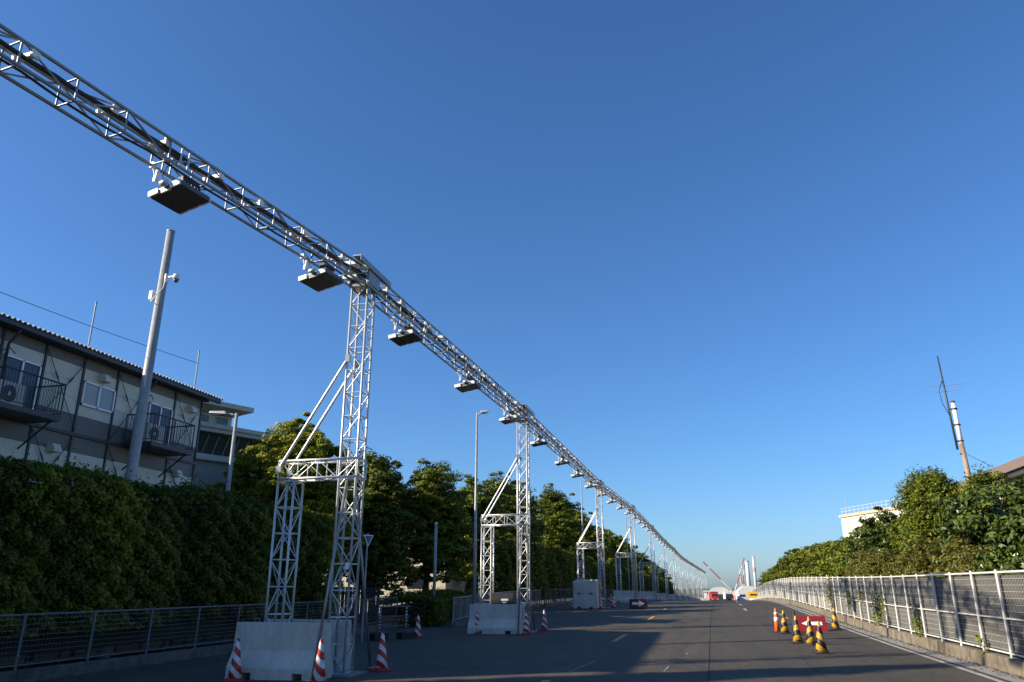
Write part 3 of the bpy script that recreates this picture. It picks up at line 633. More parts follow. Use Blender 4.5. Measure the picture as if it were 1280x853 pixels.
# ------------------------------------------------------------------ fences
def rail_path(fx, ys, dz, r, n=7):
    return MB().path([(fx(y), y, zg(fx(y), y) + dz) for y in ys], r, n)
def fence_right(y0, y1, step, sheet, label, tall):
    fx = lambda y: 5.29 + sh(y); root = empty('road_fence', (0, 0, 0), 0, label, 'fence')
    n = int(round((y1 - y0) / step)); ys = [y0 + step * k for k in range(n + 1)]; bz = .25; H = 1.5
    small = y0 > 60
    for k, y in enumerate(ys):
        x = fx(y); z = zg(x, y) + bz
        h = H + (tall if k == 0 else .05)
        member('post', (x - .03, y, z - .03), (x - .03, y, z + h), .025, M_WPOST, root, 8)
    tr = rail_path(fx, ys, bz + H, .022); tr.build('top_rail', M_WPOST, root, smooth=True)
    rail_path(lambda y: fx(y) - .012, ys, bz + .68, .015).build('mid_rail', M_WPOST, root, smooth=True)
    rail_path(lambda y: fx(y) - .005, ys, bz + .07, .018).build('bottom_rail', M_WPOST, root, smooth=True)
    for k in range(n):
        a, c = ys[k] + .03, ys[k + 1] - .03; xa, xc = fx(a), fx(c); za, zc = zg(xa, a) + bz, zg(xc, c) + bz
        b = MB(); o = .045
        b.add([(xa + o, a, za + .05), (xc + o, c, zc + .05), (xc + o, c, zc + H - .05), (xa + o, a, za + H - .05), (xa + o + .01, a, za + .05), (xc + o + .01, c, zc + .05), (xc + o + .01, c, zc + H - .05), (xa + o + .01, a, za + H - .05)],
              [(0, 1, 2, 3), (7, 6, 5, 4), (0, 4, 5, 1), (1, 5, 6, 2), (2, 6, 7, 3), (3, 7, 4, 0)])
        b.build('panel', sheet, root)
    if y0 < 30:
        b = MB()
        for k in range(n):
            a, c = ys[k] + .02, ys[k + 1] - .02; xa, xc = fx(a) + .025, fx(c) + .025; za, zc = zg(xa, a) + bz, zg(xc, c) + bz
            for q in range(12): b.tube((xa, a, za + .12 + q * .115), (xc, c, zc + .12 + q * .115), .0055, n=4, caps=False)
            for q in range(1, 20): 
                t = q / 20; xx = xa + (xc - xa) * t; yy = a + (c - a) * t; zz = za + (zc - za) * t
                b.tube((xx, yy, zz + .1), (xx, yy, zz + H - .06), .0022, n=3, caps=False)
        o = b.build('wire_mesh', M_FWIRE, root); o['kind'] = 'stuff'
    return root
fence_right(6.2, 39.2, 1.5, M_SHEET, 'weathered grey sheet fence with white posts and wire mesh beside the gutter', .05)
fence_right(39.5, 231.5, 2.0, M_SHEETW, 'long pale fence receding along the road past the kink', .12)
# low stained wall below the right fence, in cast lengths
wr = empty('fence_wall', (0, 0, 0), 0, 'low stained concrete wall carrying the right hand fence', 'wall')
y = 4.0
while y < 236:
    L = 3.0 if y < 60 else 8.0; a, c = y + .006, y + L - .006; vs = []
    for q in (a, c):
        x = 5.17 + sh(q); z = zg(x, q); vs += [(x, q, z - .1), (x + .02, q, z + .25), (x + .22, q, z + .25), (x + .24, q, z - .1)]
    MB().add(vs, [(0, 1, 5, 4), (1, 2, 6, 5), (2, 3, 7, 6), (3, 2, 1, 0), (4, 5, 6, 7), (0, 4, 7, 3)]).build('wall_segment', M_WALLC, wr, bevel=.012 if y < 60 else 0); y += L
# left mesh fence on a kerb wall
def fence_left(pts, H, step, label, m, bars, name='mesh_fence', base=.22, grp=None):
    root = empty(name, (0, 0, 0), 0, label, 'fence', grp); P = [Vector(p) for p in pts]
    seg = []; 
    for a, c in zip(P[:-1], P[1:]):
        n = max(1, round((c - a).length / step)); seg += [a.lerp(c, k / n) for k in range(n)]
    seg.append(P[-1]); ptsz = [(p.x, p.y, zg(p.x, p.y) + base) for p in seg]
    for q in ptsz: member('post', (q[0], q[1], q[2] - .05), (q[0] + .02, q[1], q[2] + H + .03), .028, m, root, 8)
    for hz, r in ((H, .022), (.08, .016)): MB().path([(q[0], q[1], q[2] + hz) for q in ptsz], r, 7).build('rail', m, root, smooth=True)
    b = MB()
    for a, c in zip(ptsz[:-1], ptsz[1:]):
        a, c = Vector(a), Vector(c)
        if bars:
            n = max(2, int((c - a).length / bars))
            for k in range(1, n): p = a.lerp(c, k / n); b.tube(p + Vector((0, 0, .08)), p + Vector((0, 0, H)), .007, n=4, caps=False)
        else:
            for k in range(9): b.tube(a + Vector((0, 0, .12 + k * (H - .14) / 8.6)), c + Vector((0, 0, .12 + k * (H - .14) / 8.6)), .005, n=4, caps=False)
            n = int((c - a).length / .09)
            for k in range(1, n): p = a.lerp(c, k / n); b.tube(p + Vector((0, 0, .08)), p + Vector((0, 0, H)), .002, n=3, caps=False)
    o = b.build('wire_mesh' if not bars else 'bar_infill', m, root); o['kind'] = 'stuff'
    k = MB()
    for a, c in zip(ptsz[:-1], ptsz[1:]):
        a, c = Vector(a), Vector(c); d = (c - a); nrm = Vector((d.y, -d.x, 0)).normalized(); vs = []
        for e in (a + d * .002, c - d * .002):
            vs += [e + nrm * .10 - Vector((0, 0, base + .1)), e + nrm * .09, e - nrm * .09, e - nrm * .10 - Vector((0, 0, base + .1))]
        MB().add(vs, [(0, 1, 5, 4), (1, 2, 6, 5), (2, 3, 7, 6), (3, 2, 1, 0), (4, 5, 6, 7), (0, 4, 7, 3)]).build('kerb_stone', M_CONC, root, bevel=.012)
    return root
fence_left([(-12.75, 2), (-12.75, 20), (-12.9, 32.0)], .98, 1.85, 'grey wire mesh fence along the foot of the tall hedge', M_FGALV, 0)
fence_left([(-10.3, 31.8), (-11.0, 38), (-12.0, 46), (-12.1, 58)], .95, 1.5, 'galvanised barred fence curving from the low bushes to the far hedge', M_GALV, .14, 'guard_fence', .22)
fence_left([(-12.1 + sh(y) * .9, y) for y in (58.3, 80, 110, 150, 200)], .95, 2.0, 'galvanised barred fence running along the foot of the far hedge', M_FGALV, .2, 'guard_fence', .22)
# dark corrugated panel fence behind
pf = empty('panel_fence', (-14.3, 33.2, zg(-14, 33)), 0, 'dark corrugated panel fence beside the driveway under the trees', 'fence')
for k in range(16):
    MB().bb(-2.9 + k * .19, -2.9 + k * .19 + .15, -.02, .03, .05, 1.62).build('slat', M_SIDING, pf)
b = MB(); b.bb(-2.95, .15, .035, .07, .35, .45); b.bb(-2.95, .15, .035, .07, 1.3, 1.4); b.build('rail', M_SIDING, pf)
# striped barricade and its cone
bc = empty('barricade', (-10.25, 25.2, zg(-10.25, 25.2)), R(52), 'black and white striped barricade with rails and heavy rubber feet', 'barricade')
M_BW = stripe_mat('black_white_stripes', (.02, .02, .02), (.7, .7, .68), .10, 0)
for s in (-.5, .5):
    MB().tube((s, 0, .2), (s, 0, 1.02), .03, n=8).build('post', M_BW, bc, smooth=True)
    MB().bb(s - .26, s + .26, -.2, .2, 0, .22).build('foot', M_BLACK, bc, bevel=.02)
for z in (.42, .72, 1.03): MB().tube((-.62, -.03, z), (.62, -.03, z), .02, n=7).build('rail', M_FGALV, bc, smooth=True)
cone(CRW, -9.72, 26.15, 'red and white cone standing beside the striped barricade', 'red and white cones at the gantries', .3)

# ------------------------------------------------------------------ prefab building
X0 = -16.0; ya, yb = 9.2, 21.75; ze = 7.72; gz = zg(-16, 16)
pb = empty('prefab_building', (X0, 16, gz), 0, 'two storey grey prefab building with balconies and corrugated roof', 'building')
def P3(x, y, z): return (x - X0, y - 16, z - gz)
def pbox(name, m, x0, x1, y0, y1, z0, z1, parent=pb, bevel=0):
    a = P3(x0, y0, z0); c = P3(x1, y1, z1); return MB().bb(a[0], c[0], a[1], c[1], a[2], c[2]).build(name, m, parent, bevel=bevel)
core = pbox('wall', M_PANEL_L, -23, -16.06, ya + .05, yb - .05, gz - .1, 7.5)
posts = [ya + (yb - ya) * 0 + 11.30 - 1.28, 11.38, 12.66, 13.94, 15.23, 16.52, 17.80, 19.07, 20.34, 21.68]
posts = [9.27, 10.1] + posts[1:]
rows = [(7.28, 7.56, M_PANEL_D), (5.98, 7.28, None), (5.50, 5.98, M_PANEL_D), (5.0, 5.42, M_PANEL_D), (3.6, 5.0, None), (2.6, 3.6, None)]
openings = {3: 'door', 4: 'door', 6: 'win', 8: 'door'}
for i in range(len(posts) - 1):
    y0, y1 = posts[i] + .035, posts[i + 1] - .035
    for z0, z1, m in rows:
        if m: pbox('wall_panel', m, -16.058, -16.02, y0, y1, z0 + .006, z1 - .006, pb)
        else:
            cuts = np.linspace(z0, z1, 4 if z1 - z0 > 1.2 else 2)
            for a, c in zip(cuts[:-1], cuts[1:]): pbox('wall_panel', M_PANEL_L, -16.058, -16.02, y0, y1, a + .004, c - .004, pb)
    op = openings.get(i)
    if op:
        if op == 'win': za, zb, wy0, wy1 = 6.28, 6.94, y0 + .02, y1 - .02
        else: za, zb, wy0, wy1 = 5.62, 6.95, y0 + .08, y1 - .06
        fr = MB()
        for (a0, a1, b0, b1) in ((wy0, wy1, zb - .04, zb), (wy0, wy1, za, za + .05), (wy0, wy0 + .04, za, zb), (wy1 - .04, wy1, za, zb), ((wy0 + wy1) / 2 - .025, (wy0 + wy1) / 2 + .025, za, zb)):
            p = P3(-16.018, a0, b0); q = P3(-15.96, a1, b1); fr.bb(p[0], q[0], p[1], q[1], p[2], q[2])
        wn = fr.build('window', M_FRAME, pb)
        for (a0, a1) in ((wy0 + .04, (wy0 + wy1) / 2 - .025), ((wy0 + wy1) / 2 + .025, wy1 - .04)):
            p = P3(-16.012, a0, za + .04); q = P3(-15.995, a1, zb - .04); MB().bb(p[0], q[0], p[1], q[1], p[2], q[2]).build('pane', M_BLIND if op == 'win' else M_CURT, wn)
            g_ = P3(-15.991, a0, za + .04); 
    if i in (4, 8): 
        pass
for y in posts: pbox('column', M_STEEL_D, -16.06, -15.985, y - .03, y + .03, gz, 7.58)
pbox('floor_beam', M_STEEL_D, -16.02, -15.96, ya, yb, 5.42, 5.50); pbox('eave_beam', M_STEEL_D, -16.05, -15.9, ya - .1, yb + .15, 7.56, 7.68)
# cross bracing rods with turnbuckles
for i in (5, 7, 9):
    y0, y1 = posts[i], posts[i + 1]
    for (a, c) in ((y0, y1), (y1, y0)):
        for (zt, zb) in ((7.42, 5.55), (5.35, 3.4)):
            p, q = Vector(P3(-15.96, a, zt)), Vector(P3(-15.96, c, zb)); member('brace_rod', p, q, .011, M_STEEL_D, pb, 6)
            member('turnbuckle', p.lerp(q, .27), p.lerp(q, .36), .022, M_STEEL_D, pb, 6)
# corrugated roof
b = MB(); n = int((yb - ya + .9) / .0375); vs = []; fs = []
for k in range(n + 1):
    y = ya - .35 + k * .0375; h = .035 * math.cos(k * math.pi / 2) if k % 2 == 0 else 0
    h = .034 * math.cos(2 * math.pi * k / 4)
    for x, z in ((-15.62, 7.73), (-19.5, 8.35), (-23.4, 7.73)): vs.append(P3(x, y, z + h))
    if k: fs += [(3 * k - 3, 3 * k - 2, 3 * k + 1, 3 * k), (3 * k - 2, 3 * k - 1, 3 * k + 2, 3 * k + 1)]
rf = b.add(vs, fs).build('roof', M_ROOF, pb); sm = rf.modifiers.new('thickness', 'SOLIDIFY'); sm.thickness = .012
pbox('gutter', M_STEEL_D, -15.72, -15.60, ya - .3, yb + .38, 7.55, 7.66, pb, .01)
for y in (ya - .02, yb + .02):
    p = [P3(-16.0, y, 7.5), P3(-19.5, y, 8.27), P3(-23, y, 7.5)]; MB().add([*p, *[(a, c + .05, d) for a, c, d in p]], [(0, 1, 2), (5, 4, 3), (0, 3, 4, 1), (1, 4, 5, 2), (2, 5, 3, 0)]).build('gable', M_PANEL_D, pb)
for y in (11.2, 14.05, 18.95):
    MB().path([P3(-15.66, y, 7.55), P3(-15.72, y, 7.42), P3(-15.93, y, 7.2), P3(-15.93, y, 3)], .035, 7).build('downpipe', M_STEEL_D, pb, smooth=True)
for (y, z) in ((17.2, 7.14), (21.05, 7.12), (15.9, 4.98), (20.75, 5.0), (12.1, 7.13)):
    p = P3(-15.9, y, z); v = MB(); v.add([(p[0] + a, p[1] + c, p[2] + d) for a, c, d in ((-.12, -.13, .12), (.06, -.12, .11), (.14, -.12, -.02), (.14, -.12, -.10), (-.12, -.13, -.10), (-.12, .13, .12), (.06, .12, .11), (.14, .12, -.02), (.14, .12, -.10), (-.12, .13, -.10))],
        [(0, 1, 2, 3, 4), (9, 8, 7, 6, 5), (0, 5, 6, 1), (1, 6, 7, 2), (2, 7, 8, 3), (4, 3, 8, 9), (0, 4, 9, 5)]); v.build('vent_hood', M_PANEL_L, pb, bevel=.008)
def balcony(y0, y1):
    xo = -15.0
    sl = pbox('balcony', M_STEEL_D, -15.985, xo, y0, y1, 5.44, 5.56)
    def bar(p, q, r=.011, nm='rail'): member(nm, P3(*p), P3(*q), r, M_STEEL_D, sl, 6)
    # the slab carries the world offset inside its mesh, so its children share the root's axes
    zt = 6.36
    for x, y in ((xo + -.02, y0 + .02), (xo - .02, y1 - .02), (-15.95, y0 + .02), (-15.95, y1 - .02), (xo - .02, (y0 + y1) / 2)): bar((x, y, 5.5), (x, y, zt), .018, 'post')
    for zz, r in ((zt, .02), (5.63, .012)):
        bar((xo - .02, y0, zz), (xo - .02, y1, zz), r); bar((-15.97, y0 + .02, zz), (xo, y0 + .02, zz), r); bar((-15.97, y1 - .02, zz), (xo, y1 - .02, zz), r)
    y = y0 + .1
    while y < y1 - .05: bar((xo - .02, y, 5.63), (xo - .02, y, zt), .007, 'baluster'); y += .085
    for yy in (y0 + .02, y1 - .02):
        x = -15.9
        while x < xo - .05: bar((x, yy, 5.63), (x, yy, zt), .007, 'baluster'); x += .095
    for yy in (y0 + .15, y1 - .15): member('bracket', P3(-15.96, yy, 4.8), P3(xo - .12, yy, 5.45), .025, M_STEEL_D, sl, 6)
    # outdoor unit on the slab
    u = empty('air_conditioner', (-15.55, y0 + .62, 5.562), 0, 'grey outdoor air conditioner on the balcony %s the camera pole' % ('well before' if y0 < 15 else 'behind'), 'air conditioner')
    MB().bb(-.16, .16, -.36, .36, .04, .60).build('casing', M_AC, u, bevel=.015)
    f = MB(); f.tube((.161, -.08, .32), (.172, -.08, .32), .20, n=20); f.build('fan_grille', M_STEEL_D, u, smooth=True)
    MB().tube((.1725, -.08, .32), (.178, -.08, .32), .05, n=14).build('hub', M_AC, u, smooth=True)
    MB().bb(-.14, .14, -.3, -.22, 0, .04).bb(-.14, .14, .22, .3, 0, .04).build('foot', M_BLACK, u)
balcony(13.30, 15.05); balcony(18.30, 20.15)
balcony_x = None
# roof mast poles and their wire
for (y, zt, lab) in ((16.62, 9.2, 'thin pole on the prefab roof midway along the wire'), (21.3, 9.18, 'thin pole at the far end of the prefab roof')):
    o = empty('roof_pole', (-16.1, y, 7.74), 0, lab, 'pole'); member('pole', (0, 0, 0), (0, 0, zt - 7.74), .022, M_GALV, o, 8); MB().bb(-.09, .09, -.09, .09, 0, .03).build('base_plate', M_GALV, o)
    MB().tube((0, 0, zt - 7.74), (0, 0, zt - 7.70), .03, n=8).build('cap', M_GALV, o)
wr_ = MB(); pa, pc = Vector((-16.1, 9.0, 8.35)), Vector((-16.1, 21.3, 8.78)); wr_.path([pa.lerp(pc, t) - Vector((0, 0, .12 * math.sin(math.pi * t))) for t in np.linspace(0, 1, 13)], .009, 5)
o = wr_.build('overhead_wire', M_CABLE); tag(o, 'thin dark wire strung between the poles on the prefab roof', 'wire')
wall_lamp = MB(); wall_lamp.path([P3(-15.98, 13.95, 7.0), P3(-15.75, 13.95, 7.05), P3(-15.6, 13.98, 6.9)], .014, 6); wall_lamp.path([P3(-15.98, 18.98, 7.06), P3(-15.8, 18.98, 7.1), P3(-15.72, 19.0, 6.95)], .014, 6); wall_lamp.build('wall_cable', M_STEEL_D, pb)

# ------------------------------------------------------------------ hall behind
hd = Vector((.418, .909, 0)); hp = Vector((-19.9, 32.0, 0)) - hd * 2.7; ang = math.atan2(hd.y, hd.x)
hb_ = empty('hall_building', (hp.x, hp.y, zg(-20, 32)), ang, 'large grey hall with overhanging roof and slanted window band', 'building')
# local x runs along the face towards the far end, local -y faces the road
def hbx(name, m, x0, x1, y0, y1, z0, z1, parent=hb_): return MB().bb(x0, x1, y0, y1, z0, z1).build(name, m, parent)
LH = -26; zt = 9.5; E = 3.6
hbx('wall', M_HALL, LH, E, .4, 14, -.1, 7.0)
for k in range(15): hbx('cladding_joint', M_STEEL_D, LH + .8 + k * 1.9, LH + .815 + k * 1.9, .392, .399, 0, 7.0)
hbx('white_band', M_PANEL_L, LH, E + .2, .15, .42, 7.0, 7.26)
g_ = MB(); g_.add([(LH, .5, 7.27), (E - .5, .5, 7.27), (E + .1, .0, 8.15), (LH, .0, 8.15), (LH, 3, 7.27), (E - .5, 3, 7.27), (E + .1, 3, 8.15), (LH, 3, 8.15)], [(0, 1, 2, 3), (4, 7, 6, 5), (1, 5, 6, 2), (0, 3, 7, 4), (3, 2, 6, 7), (0, 4, 5, 1)]); hg = g_.build('glazing', M_HALL_G, hb_)
for k in range(58):
    x = LH + .3 + k * .5; MB().tube((x, .47, 7.28), (x, -.03, 8.14), .018, n=4).build('mullion', M_HALL_C, hg)
hbx('lower_eave', M_HALL_C, LH, E + .4, -.4, 8, 8.16, 8.48); hbx('eave_lip', M_HALL_C, LH, E + .5, -.5, -.404, 8.34, 8.52)
hbx('clerestory_wall', M_HALL_C, LH, 1.0, .3, 7, 8.48, 9.1)
for k in range(28):
    wn = hbx('window', M_HALL_C, LH + .5 + k * .95, LH + 1.18 + k * .95, .26, .299, 8.54, 9.06); hbx('pane', M_HALL_G, LH + .55 + k * .95, LH + 1.13 + k * .95, .25, .2595, 8.58, 9.02, wn)
rr = MB(); rr.add([(LH, .1, 9.1), (1.05, .1, 9.1), (1.4, -.55, 9.3), (LH, -.55, 9.3), (LH, 9, 9.1), (1.05, 9, 9.1), (1.4, 9, 9.3), (LH, 9, 9.3)], [(0, 1, 2, 3), (4, 7, 6, 5), (1, 5, 6, 2), (0, 3, 7, 4), (3, 2, 6, 7), (0, 4, 5, 1)])
rf2 = rr.build('roof', M_HALL_C, hb_)
for k in range(16): hbx('roof_edge', M_HALL_C, LH + k * 1.72 + .01, LH + (k + 1) * 1.72 - .01, -.62, 9.2, 9.303, 9.52, rf2)

# beige house wall behind the trees
be = empty('beige_house', (-18.5, 45, zg(-14, 45)), 0, 'beige rendered house half hidden behind the dark trees', 'building')
MB().bb(-3.5, 3.4, 0, 7, -.1, 4.2).build('wall', M_BEIGE, be); MB().bb(-3.8, 3.7, -.4, 7.4, 4.2, 4.4).build('roof', M_HALL_C, be)
for k in (0, 1): MB().bb(-2.2 + k * 3.2, -1.0 + k * 3.2, -.03, -.002, 1.4, 2.6).build('window', M_GLASS, be)

# ------------------------------------------------------------------ poles and lamps
cp = empty('camera_pole', (-14.45, 17.05, zg(-14, 17)), 0, 'thick grey steel pole carrying a dome camera above the hedge', 'pole')
MB().path([(0, 0, 0), (0, 0, 4), (0, 0.1, 11.55)], [.155, .14, .11], 16).build('pole', M_GALV, cp, smooth=True)
MB().lathe((0, .1, 11.55), [(.12, 0), (.12, .03), (.05, .05)], 16).build('cap', M_GALV, cp)
b = MB(); b.box((.13, .06, 10.05), (.05, .12, .26)); b.tube((.14, .06, 10.08), (.46, .03, 10.08), .035, n=8); b.lathe((.47, .03, 9.97), [(.085, 0), (.10, .08), (.09, .15), (.04, .17)], 14)
cm_ = b.build('dome_camera', M_WCAP, cp, smooth=True); MB().lathe((.47, .03, 9.88), [(.02, 0), (.06, .03), (.075, .088)], 14).build('dome', M_LENS, cm_, smooth=True)
MB().box((-.24, 0.04, 9.55), (.13, .16, .28)).build('junction_box', M_WCAP, cp, bevel=.02)
MB().path([(.2, -.05, 9.95), (.19, -.1, 9.7), (.06, -.18, 9.45), (-.12, -.12, 9.3), (-.22, 0, 9.4)], .014, 6).build('cable', M_WCAP, cp, smooth=True)
MB().path([(0, .17, 9.5), (-.01, .18, 9.1)], .05, 6).build('clamp_band', M_GALV, cp)
def lamp(name, x, y, h, arm, label, r=.075, zr=0):
    o = empty(name, (x, y, zg(x, y)), zr, label, 'lamp post', 'street lamps on the left side')
    MB().path([(0, 0, 0), (0, 0, h * .35), (0, 0, h)], [r * 1.15, r, r * .62], 12).build('pole', M_GALV, o, smooth=True)
    MB().lathe((0, 0, 0), [(r * 2.2, 0), (r * 2.2, .03), (r * 1.2, .05)], 12).build('base_plate', M_GALV, o)
    s = 1 if arm > 0 else -1
    MB().path([(0, 0, h - .14), (s * .12, 0, h - .05), (arm * .45, 0, h)], .035, 8).build('arm', M_GALV, o, smooth=True)
    hd_ = MB(); hd_.add([(arm * .35, -.10, h - .04), (arm, -.07, h + .02), (arm, .07, h + .02), (arm * .35, .10, h - .04), (arm * .40, -.11, h + .08), (arm * .95, -.06, h + .10), (arm * .95, .06, h + .10), (arm * .40, .11, h + .08)],
        [(0, 3, 2, 1), (4, 5, 6, 7), (0, 1, 5, 4), (1, 2, 6, 5), (2, 3, 7, 6), (3, 0, 4, 7)]); hh = hd_.build('lamp_head', M_ALU, o, bevel=.015)
    MB().bb(arm * .42 if s > 0 else arm * .9, arm * .9 if s > 0 else arm * .42, -.06, .06, h - .055, h - .042).build('lens', M_LENS, hh)
    return o
lamp('street_lamp', -17.3, 25.6, 8.1, -1.1, 'white street lamp with its arm turned to the hall, behind the hedge', .10, R(10))
lamp('street_lamp', -9.9, 33.5, 9.35, .55, 'slim tall street lamp beside the second gantry', .07)
lamp('street_lamp', -9.4, 62, 9.55, .7, 'slim tall street lamp just past the stacked blocks gantry', .07)
lamp('street_lamp', -8.95, 94, 9.4, .8, 'slim tall street lamp in the far row of gantries', .07)
o = empty('plain_post', (-12.6, 35.9, zg(-12, 36)), 0, 'short plain white post standing in the low bushes', 'post')
MB().path([(0, 0, 0), (0, 0, 4.5)], [.08, .07], 12).build('pole', M_GALV, o, smooth=True); MB().lathe((0, 0, 4.5), [(.075, 0), (.075, .05), (.02, .08)], 12).build('cap', M_WCAP, o)
o = empty('traffic_sign', (-10.8, 24.0, zg(-10.8, 24)), R(68), 'small triangular sign on a thin post behind the first mast', 'sign')
member('post', (0, 0, 0), (0, 0, 3.35), .03, M_GALV, o, 8)
MB().prism([(0, 0)] * 3, 0, .01) if False else None
b = MB(); b.add([(-.22, -.04, 3.3), (.22, -.04, 3.3), (0, -.04, 2.93), (-.22, -.05, 3.3), (.22, -.05, 3.3), (0, -.05, 2.93)], [(0, 1, 2), (5, 4, 3), (0, 3, 4, 1), (1, 4, 5, 2), (2, 5, 3, 0)]); b.build('plate', M_WREF, o)
b = MB(); b.add([(-.165, -.053, 3.27), (.165, -.053, 3.27), (0, -.053, 2.995), (-.165, -.056, 3.27), (.165, -.056, 3.27), (0, -.056, 2.995)], [(0, 1, 2), (5, 4, 3), (0, 3, 4, 1), (1, 4, 5, 2), (2, 5, 3, 0)]); b.build('sign_face', M_BLUE, o)

# ------------------------------------------------------------------ vegetation, left side
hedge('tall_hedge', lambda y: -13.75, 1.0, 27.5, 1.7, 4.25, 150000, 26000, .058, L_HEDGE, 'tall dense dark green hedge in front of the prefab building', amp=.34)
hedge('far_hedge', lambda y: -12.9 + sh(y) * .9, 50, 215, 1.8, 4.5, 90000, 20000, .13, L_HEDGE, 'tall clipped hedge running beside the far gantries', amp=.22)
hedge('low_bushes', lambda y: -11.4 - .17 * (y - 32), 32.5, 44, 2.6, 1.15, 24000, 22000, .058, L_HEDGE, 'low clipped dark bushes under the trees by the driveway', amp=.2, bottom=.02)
T = tree
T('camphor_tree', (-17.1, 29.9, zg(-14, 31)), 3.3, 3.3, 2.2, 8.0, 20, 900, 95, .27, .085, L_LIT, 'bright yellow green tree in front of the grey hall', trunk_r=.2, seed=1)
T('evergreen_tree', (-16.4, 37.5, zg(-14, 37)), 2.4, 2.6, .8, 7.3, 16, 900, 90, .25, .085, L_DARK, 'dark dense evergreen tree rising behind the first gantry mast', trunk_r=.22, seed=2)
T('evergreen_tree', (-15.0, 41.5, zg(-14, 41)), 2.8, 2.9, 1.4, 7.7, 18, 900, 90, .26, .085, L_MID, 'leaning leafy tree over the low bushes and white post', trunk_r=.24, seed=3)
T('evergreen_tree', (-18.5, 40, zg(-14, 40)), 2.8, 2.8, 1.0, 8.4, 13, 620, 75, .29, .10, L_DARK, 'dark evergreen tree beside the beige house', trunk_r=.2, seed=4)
T('evergreen_tree', (-20.8, 37.5, zg(-14, 37)), 2.4, 2.4, .8, 6.8, 11, 520, 70, .28, .10, L_DARK, 'lower dark tree added behind the hall to shade the beige house', trunk_r=.18, seed=9)  # extra tree, put in to keep the sun off the beige wall
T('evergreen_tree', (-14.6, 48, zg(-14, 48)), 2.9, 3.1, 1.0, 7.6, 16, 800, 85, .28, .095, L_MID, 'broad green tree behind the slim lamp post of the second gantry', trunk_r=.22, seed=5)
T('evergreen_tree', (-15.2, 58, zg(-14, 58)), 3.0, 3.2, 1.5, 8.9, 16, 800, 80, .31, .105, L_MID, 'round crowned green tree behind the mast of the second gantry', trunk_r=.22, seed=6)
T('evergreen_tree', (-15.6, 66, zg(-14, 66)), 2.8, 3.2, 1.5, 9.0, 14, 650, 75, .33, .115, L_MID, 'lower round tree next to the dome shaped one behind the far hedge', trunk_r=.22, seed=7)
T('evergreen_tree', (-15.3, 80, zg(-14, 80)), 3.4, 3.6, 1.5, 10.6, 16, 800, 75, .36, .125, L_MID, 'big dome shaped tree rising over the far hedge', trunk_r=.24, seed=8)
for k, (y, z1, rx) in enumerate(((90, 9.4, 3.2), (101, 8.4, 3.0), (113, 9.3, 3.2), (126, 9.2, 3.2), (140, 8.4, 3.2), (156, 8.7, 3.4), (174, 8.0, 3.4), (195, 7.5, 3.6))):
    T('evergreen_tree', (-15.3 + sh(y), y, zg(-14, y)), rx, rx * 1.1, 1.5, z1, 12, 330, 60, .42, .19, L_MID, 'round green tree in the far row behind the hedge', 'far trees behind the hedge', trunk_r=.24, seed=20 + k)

T('conifer_tree', (-18.3, 6.6, zg(-14, 6)), 1.15, 1.15, .6, 12.6, 16, 700, 60, .24, .09, L_DARK, 'tall narrow conifer added out of view to cast a shadow band across the road', trunk_r=.16, seed=11, cone=.35)  # conifer is made up, added out of view to throw a road shadow
# ------------------------------------------------------------------ vegetation, right side
def rt(name, x, y, rx, ry, z0, z1, n, cl, per, sp, lf, m, lab, **kw): return T(name, (x, y, zg(8, y)), rx, ry, z0, z1, n, cl, per, sp, lf, m, lab, **kw)
rt('broadleaf_tree', 8.7, 25.4, 2.4, 2.5, .8, 4.05, 17, 1300, 64, .21, .07, L_GLOSS, 'glossy dark leaved tree by the fence below the antenna mast', trunk_r=.14, aspect=2.2, seed=40)
rt('broadleaf_tree', 8.1, 20.6, 2.1, 2.0, 1.0, 3.05, 14, 1100, 64, .2, .07, L_GLOSS, 'lower glossy tree by the fence in front of the brown roofed house', trunk_r=.13, aspect=2.2, seed=41)
rt('feathery_tree', 8.7, 32.8, 2.3, 2.4, .6, 5.75, 22, 1150, 70, .22, .055, L_MID, 'tall feathery green tree reaching up beside the antenna mast', trunk_r=.15, aspect=2.6, seed=42, cone=.5)
rt('feathery_tree', 9.6, 30.0, 1.8, 1.8, .6, 5.2, 15, 800, 70, .21, .055, L_MID, 'slim feathery tree right at the antenna mast foot', trunk_r=.12, aspect=2.6, seed=46, cone=.5)
rt('broadleaf_tree', 8.5, 40.5, 2.0, 2.6, .5, 4.3, 16, 800, 60, .22, .08, L_GLOSS, 'leafy tree in front of the white building, sparse at its top', trunk_r=.13, aspect=2, seed=43)
rt('broadleaf_tree', 8.4, 48, 1.7, 2.6, .4, 3.4, 13, 600, 60, .24, .09, L_MID, 'small green tree at the kink of the fence', trunk_r=.12, seed=44)
for k, (y, z1, rx) in enumerate(((57, 3.7, 1.9), (65, 4.2, 2.1), (74, 4.6, 2.2), (84, 4.9, 2.3), (95, 5.0, 2.4), (108, 4.8, 2.5), (122, 5.0, 2.5), (138, 5.2, 2.6), (156, 5.0, 2.7))):
    rt('broadleaf_tree', 9.3 + sh(y), y, rx, 4.0, .2, z1, 12, 400, 55, .34, .14, L_MID if k % 2 else L_DARK, 'green tree in the row behind the far pale fence', group='trees behind the far right fence', trunk_r=.12, seed=50 + k)
# olive scrub behind the fence
for k, (y, x) in enumerate(((23.5, 6.7), (27, 6.6), (30, 6.7), (33, 6.7), (36, 6.8), (39.5, 6.9))):
    T('olive_shrub', (x, y, zg(7, y)), 1.0, 1.7, .3, 2.55 + .25 * math.sin(k * 2.2), 10, 330, 60, .17, .045, L_OLIVE, 'yellowish olive shrub crowding the fence top below the trees', 'olive shrubs behind the fence', 'shrub', .04, 2.4, seed=70 + k)
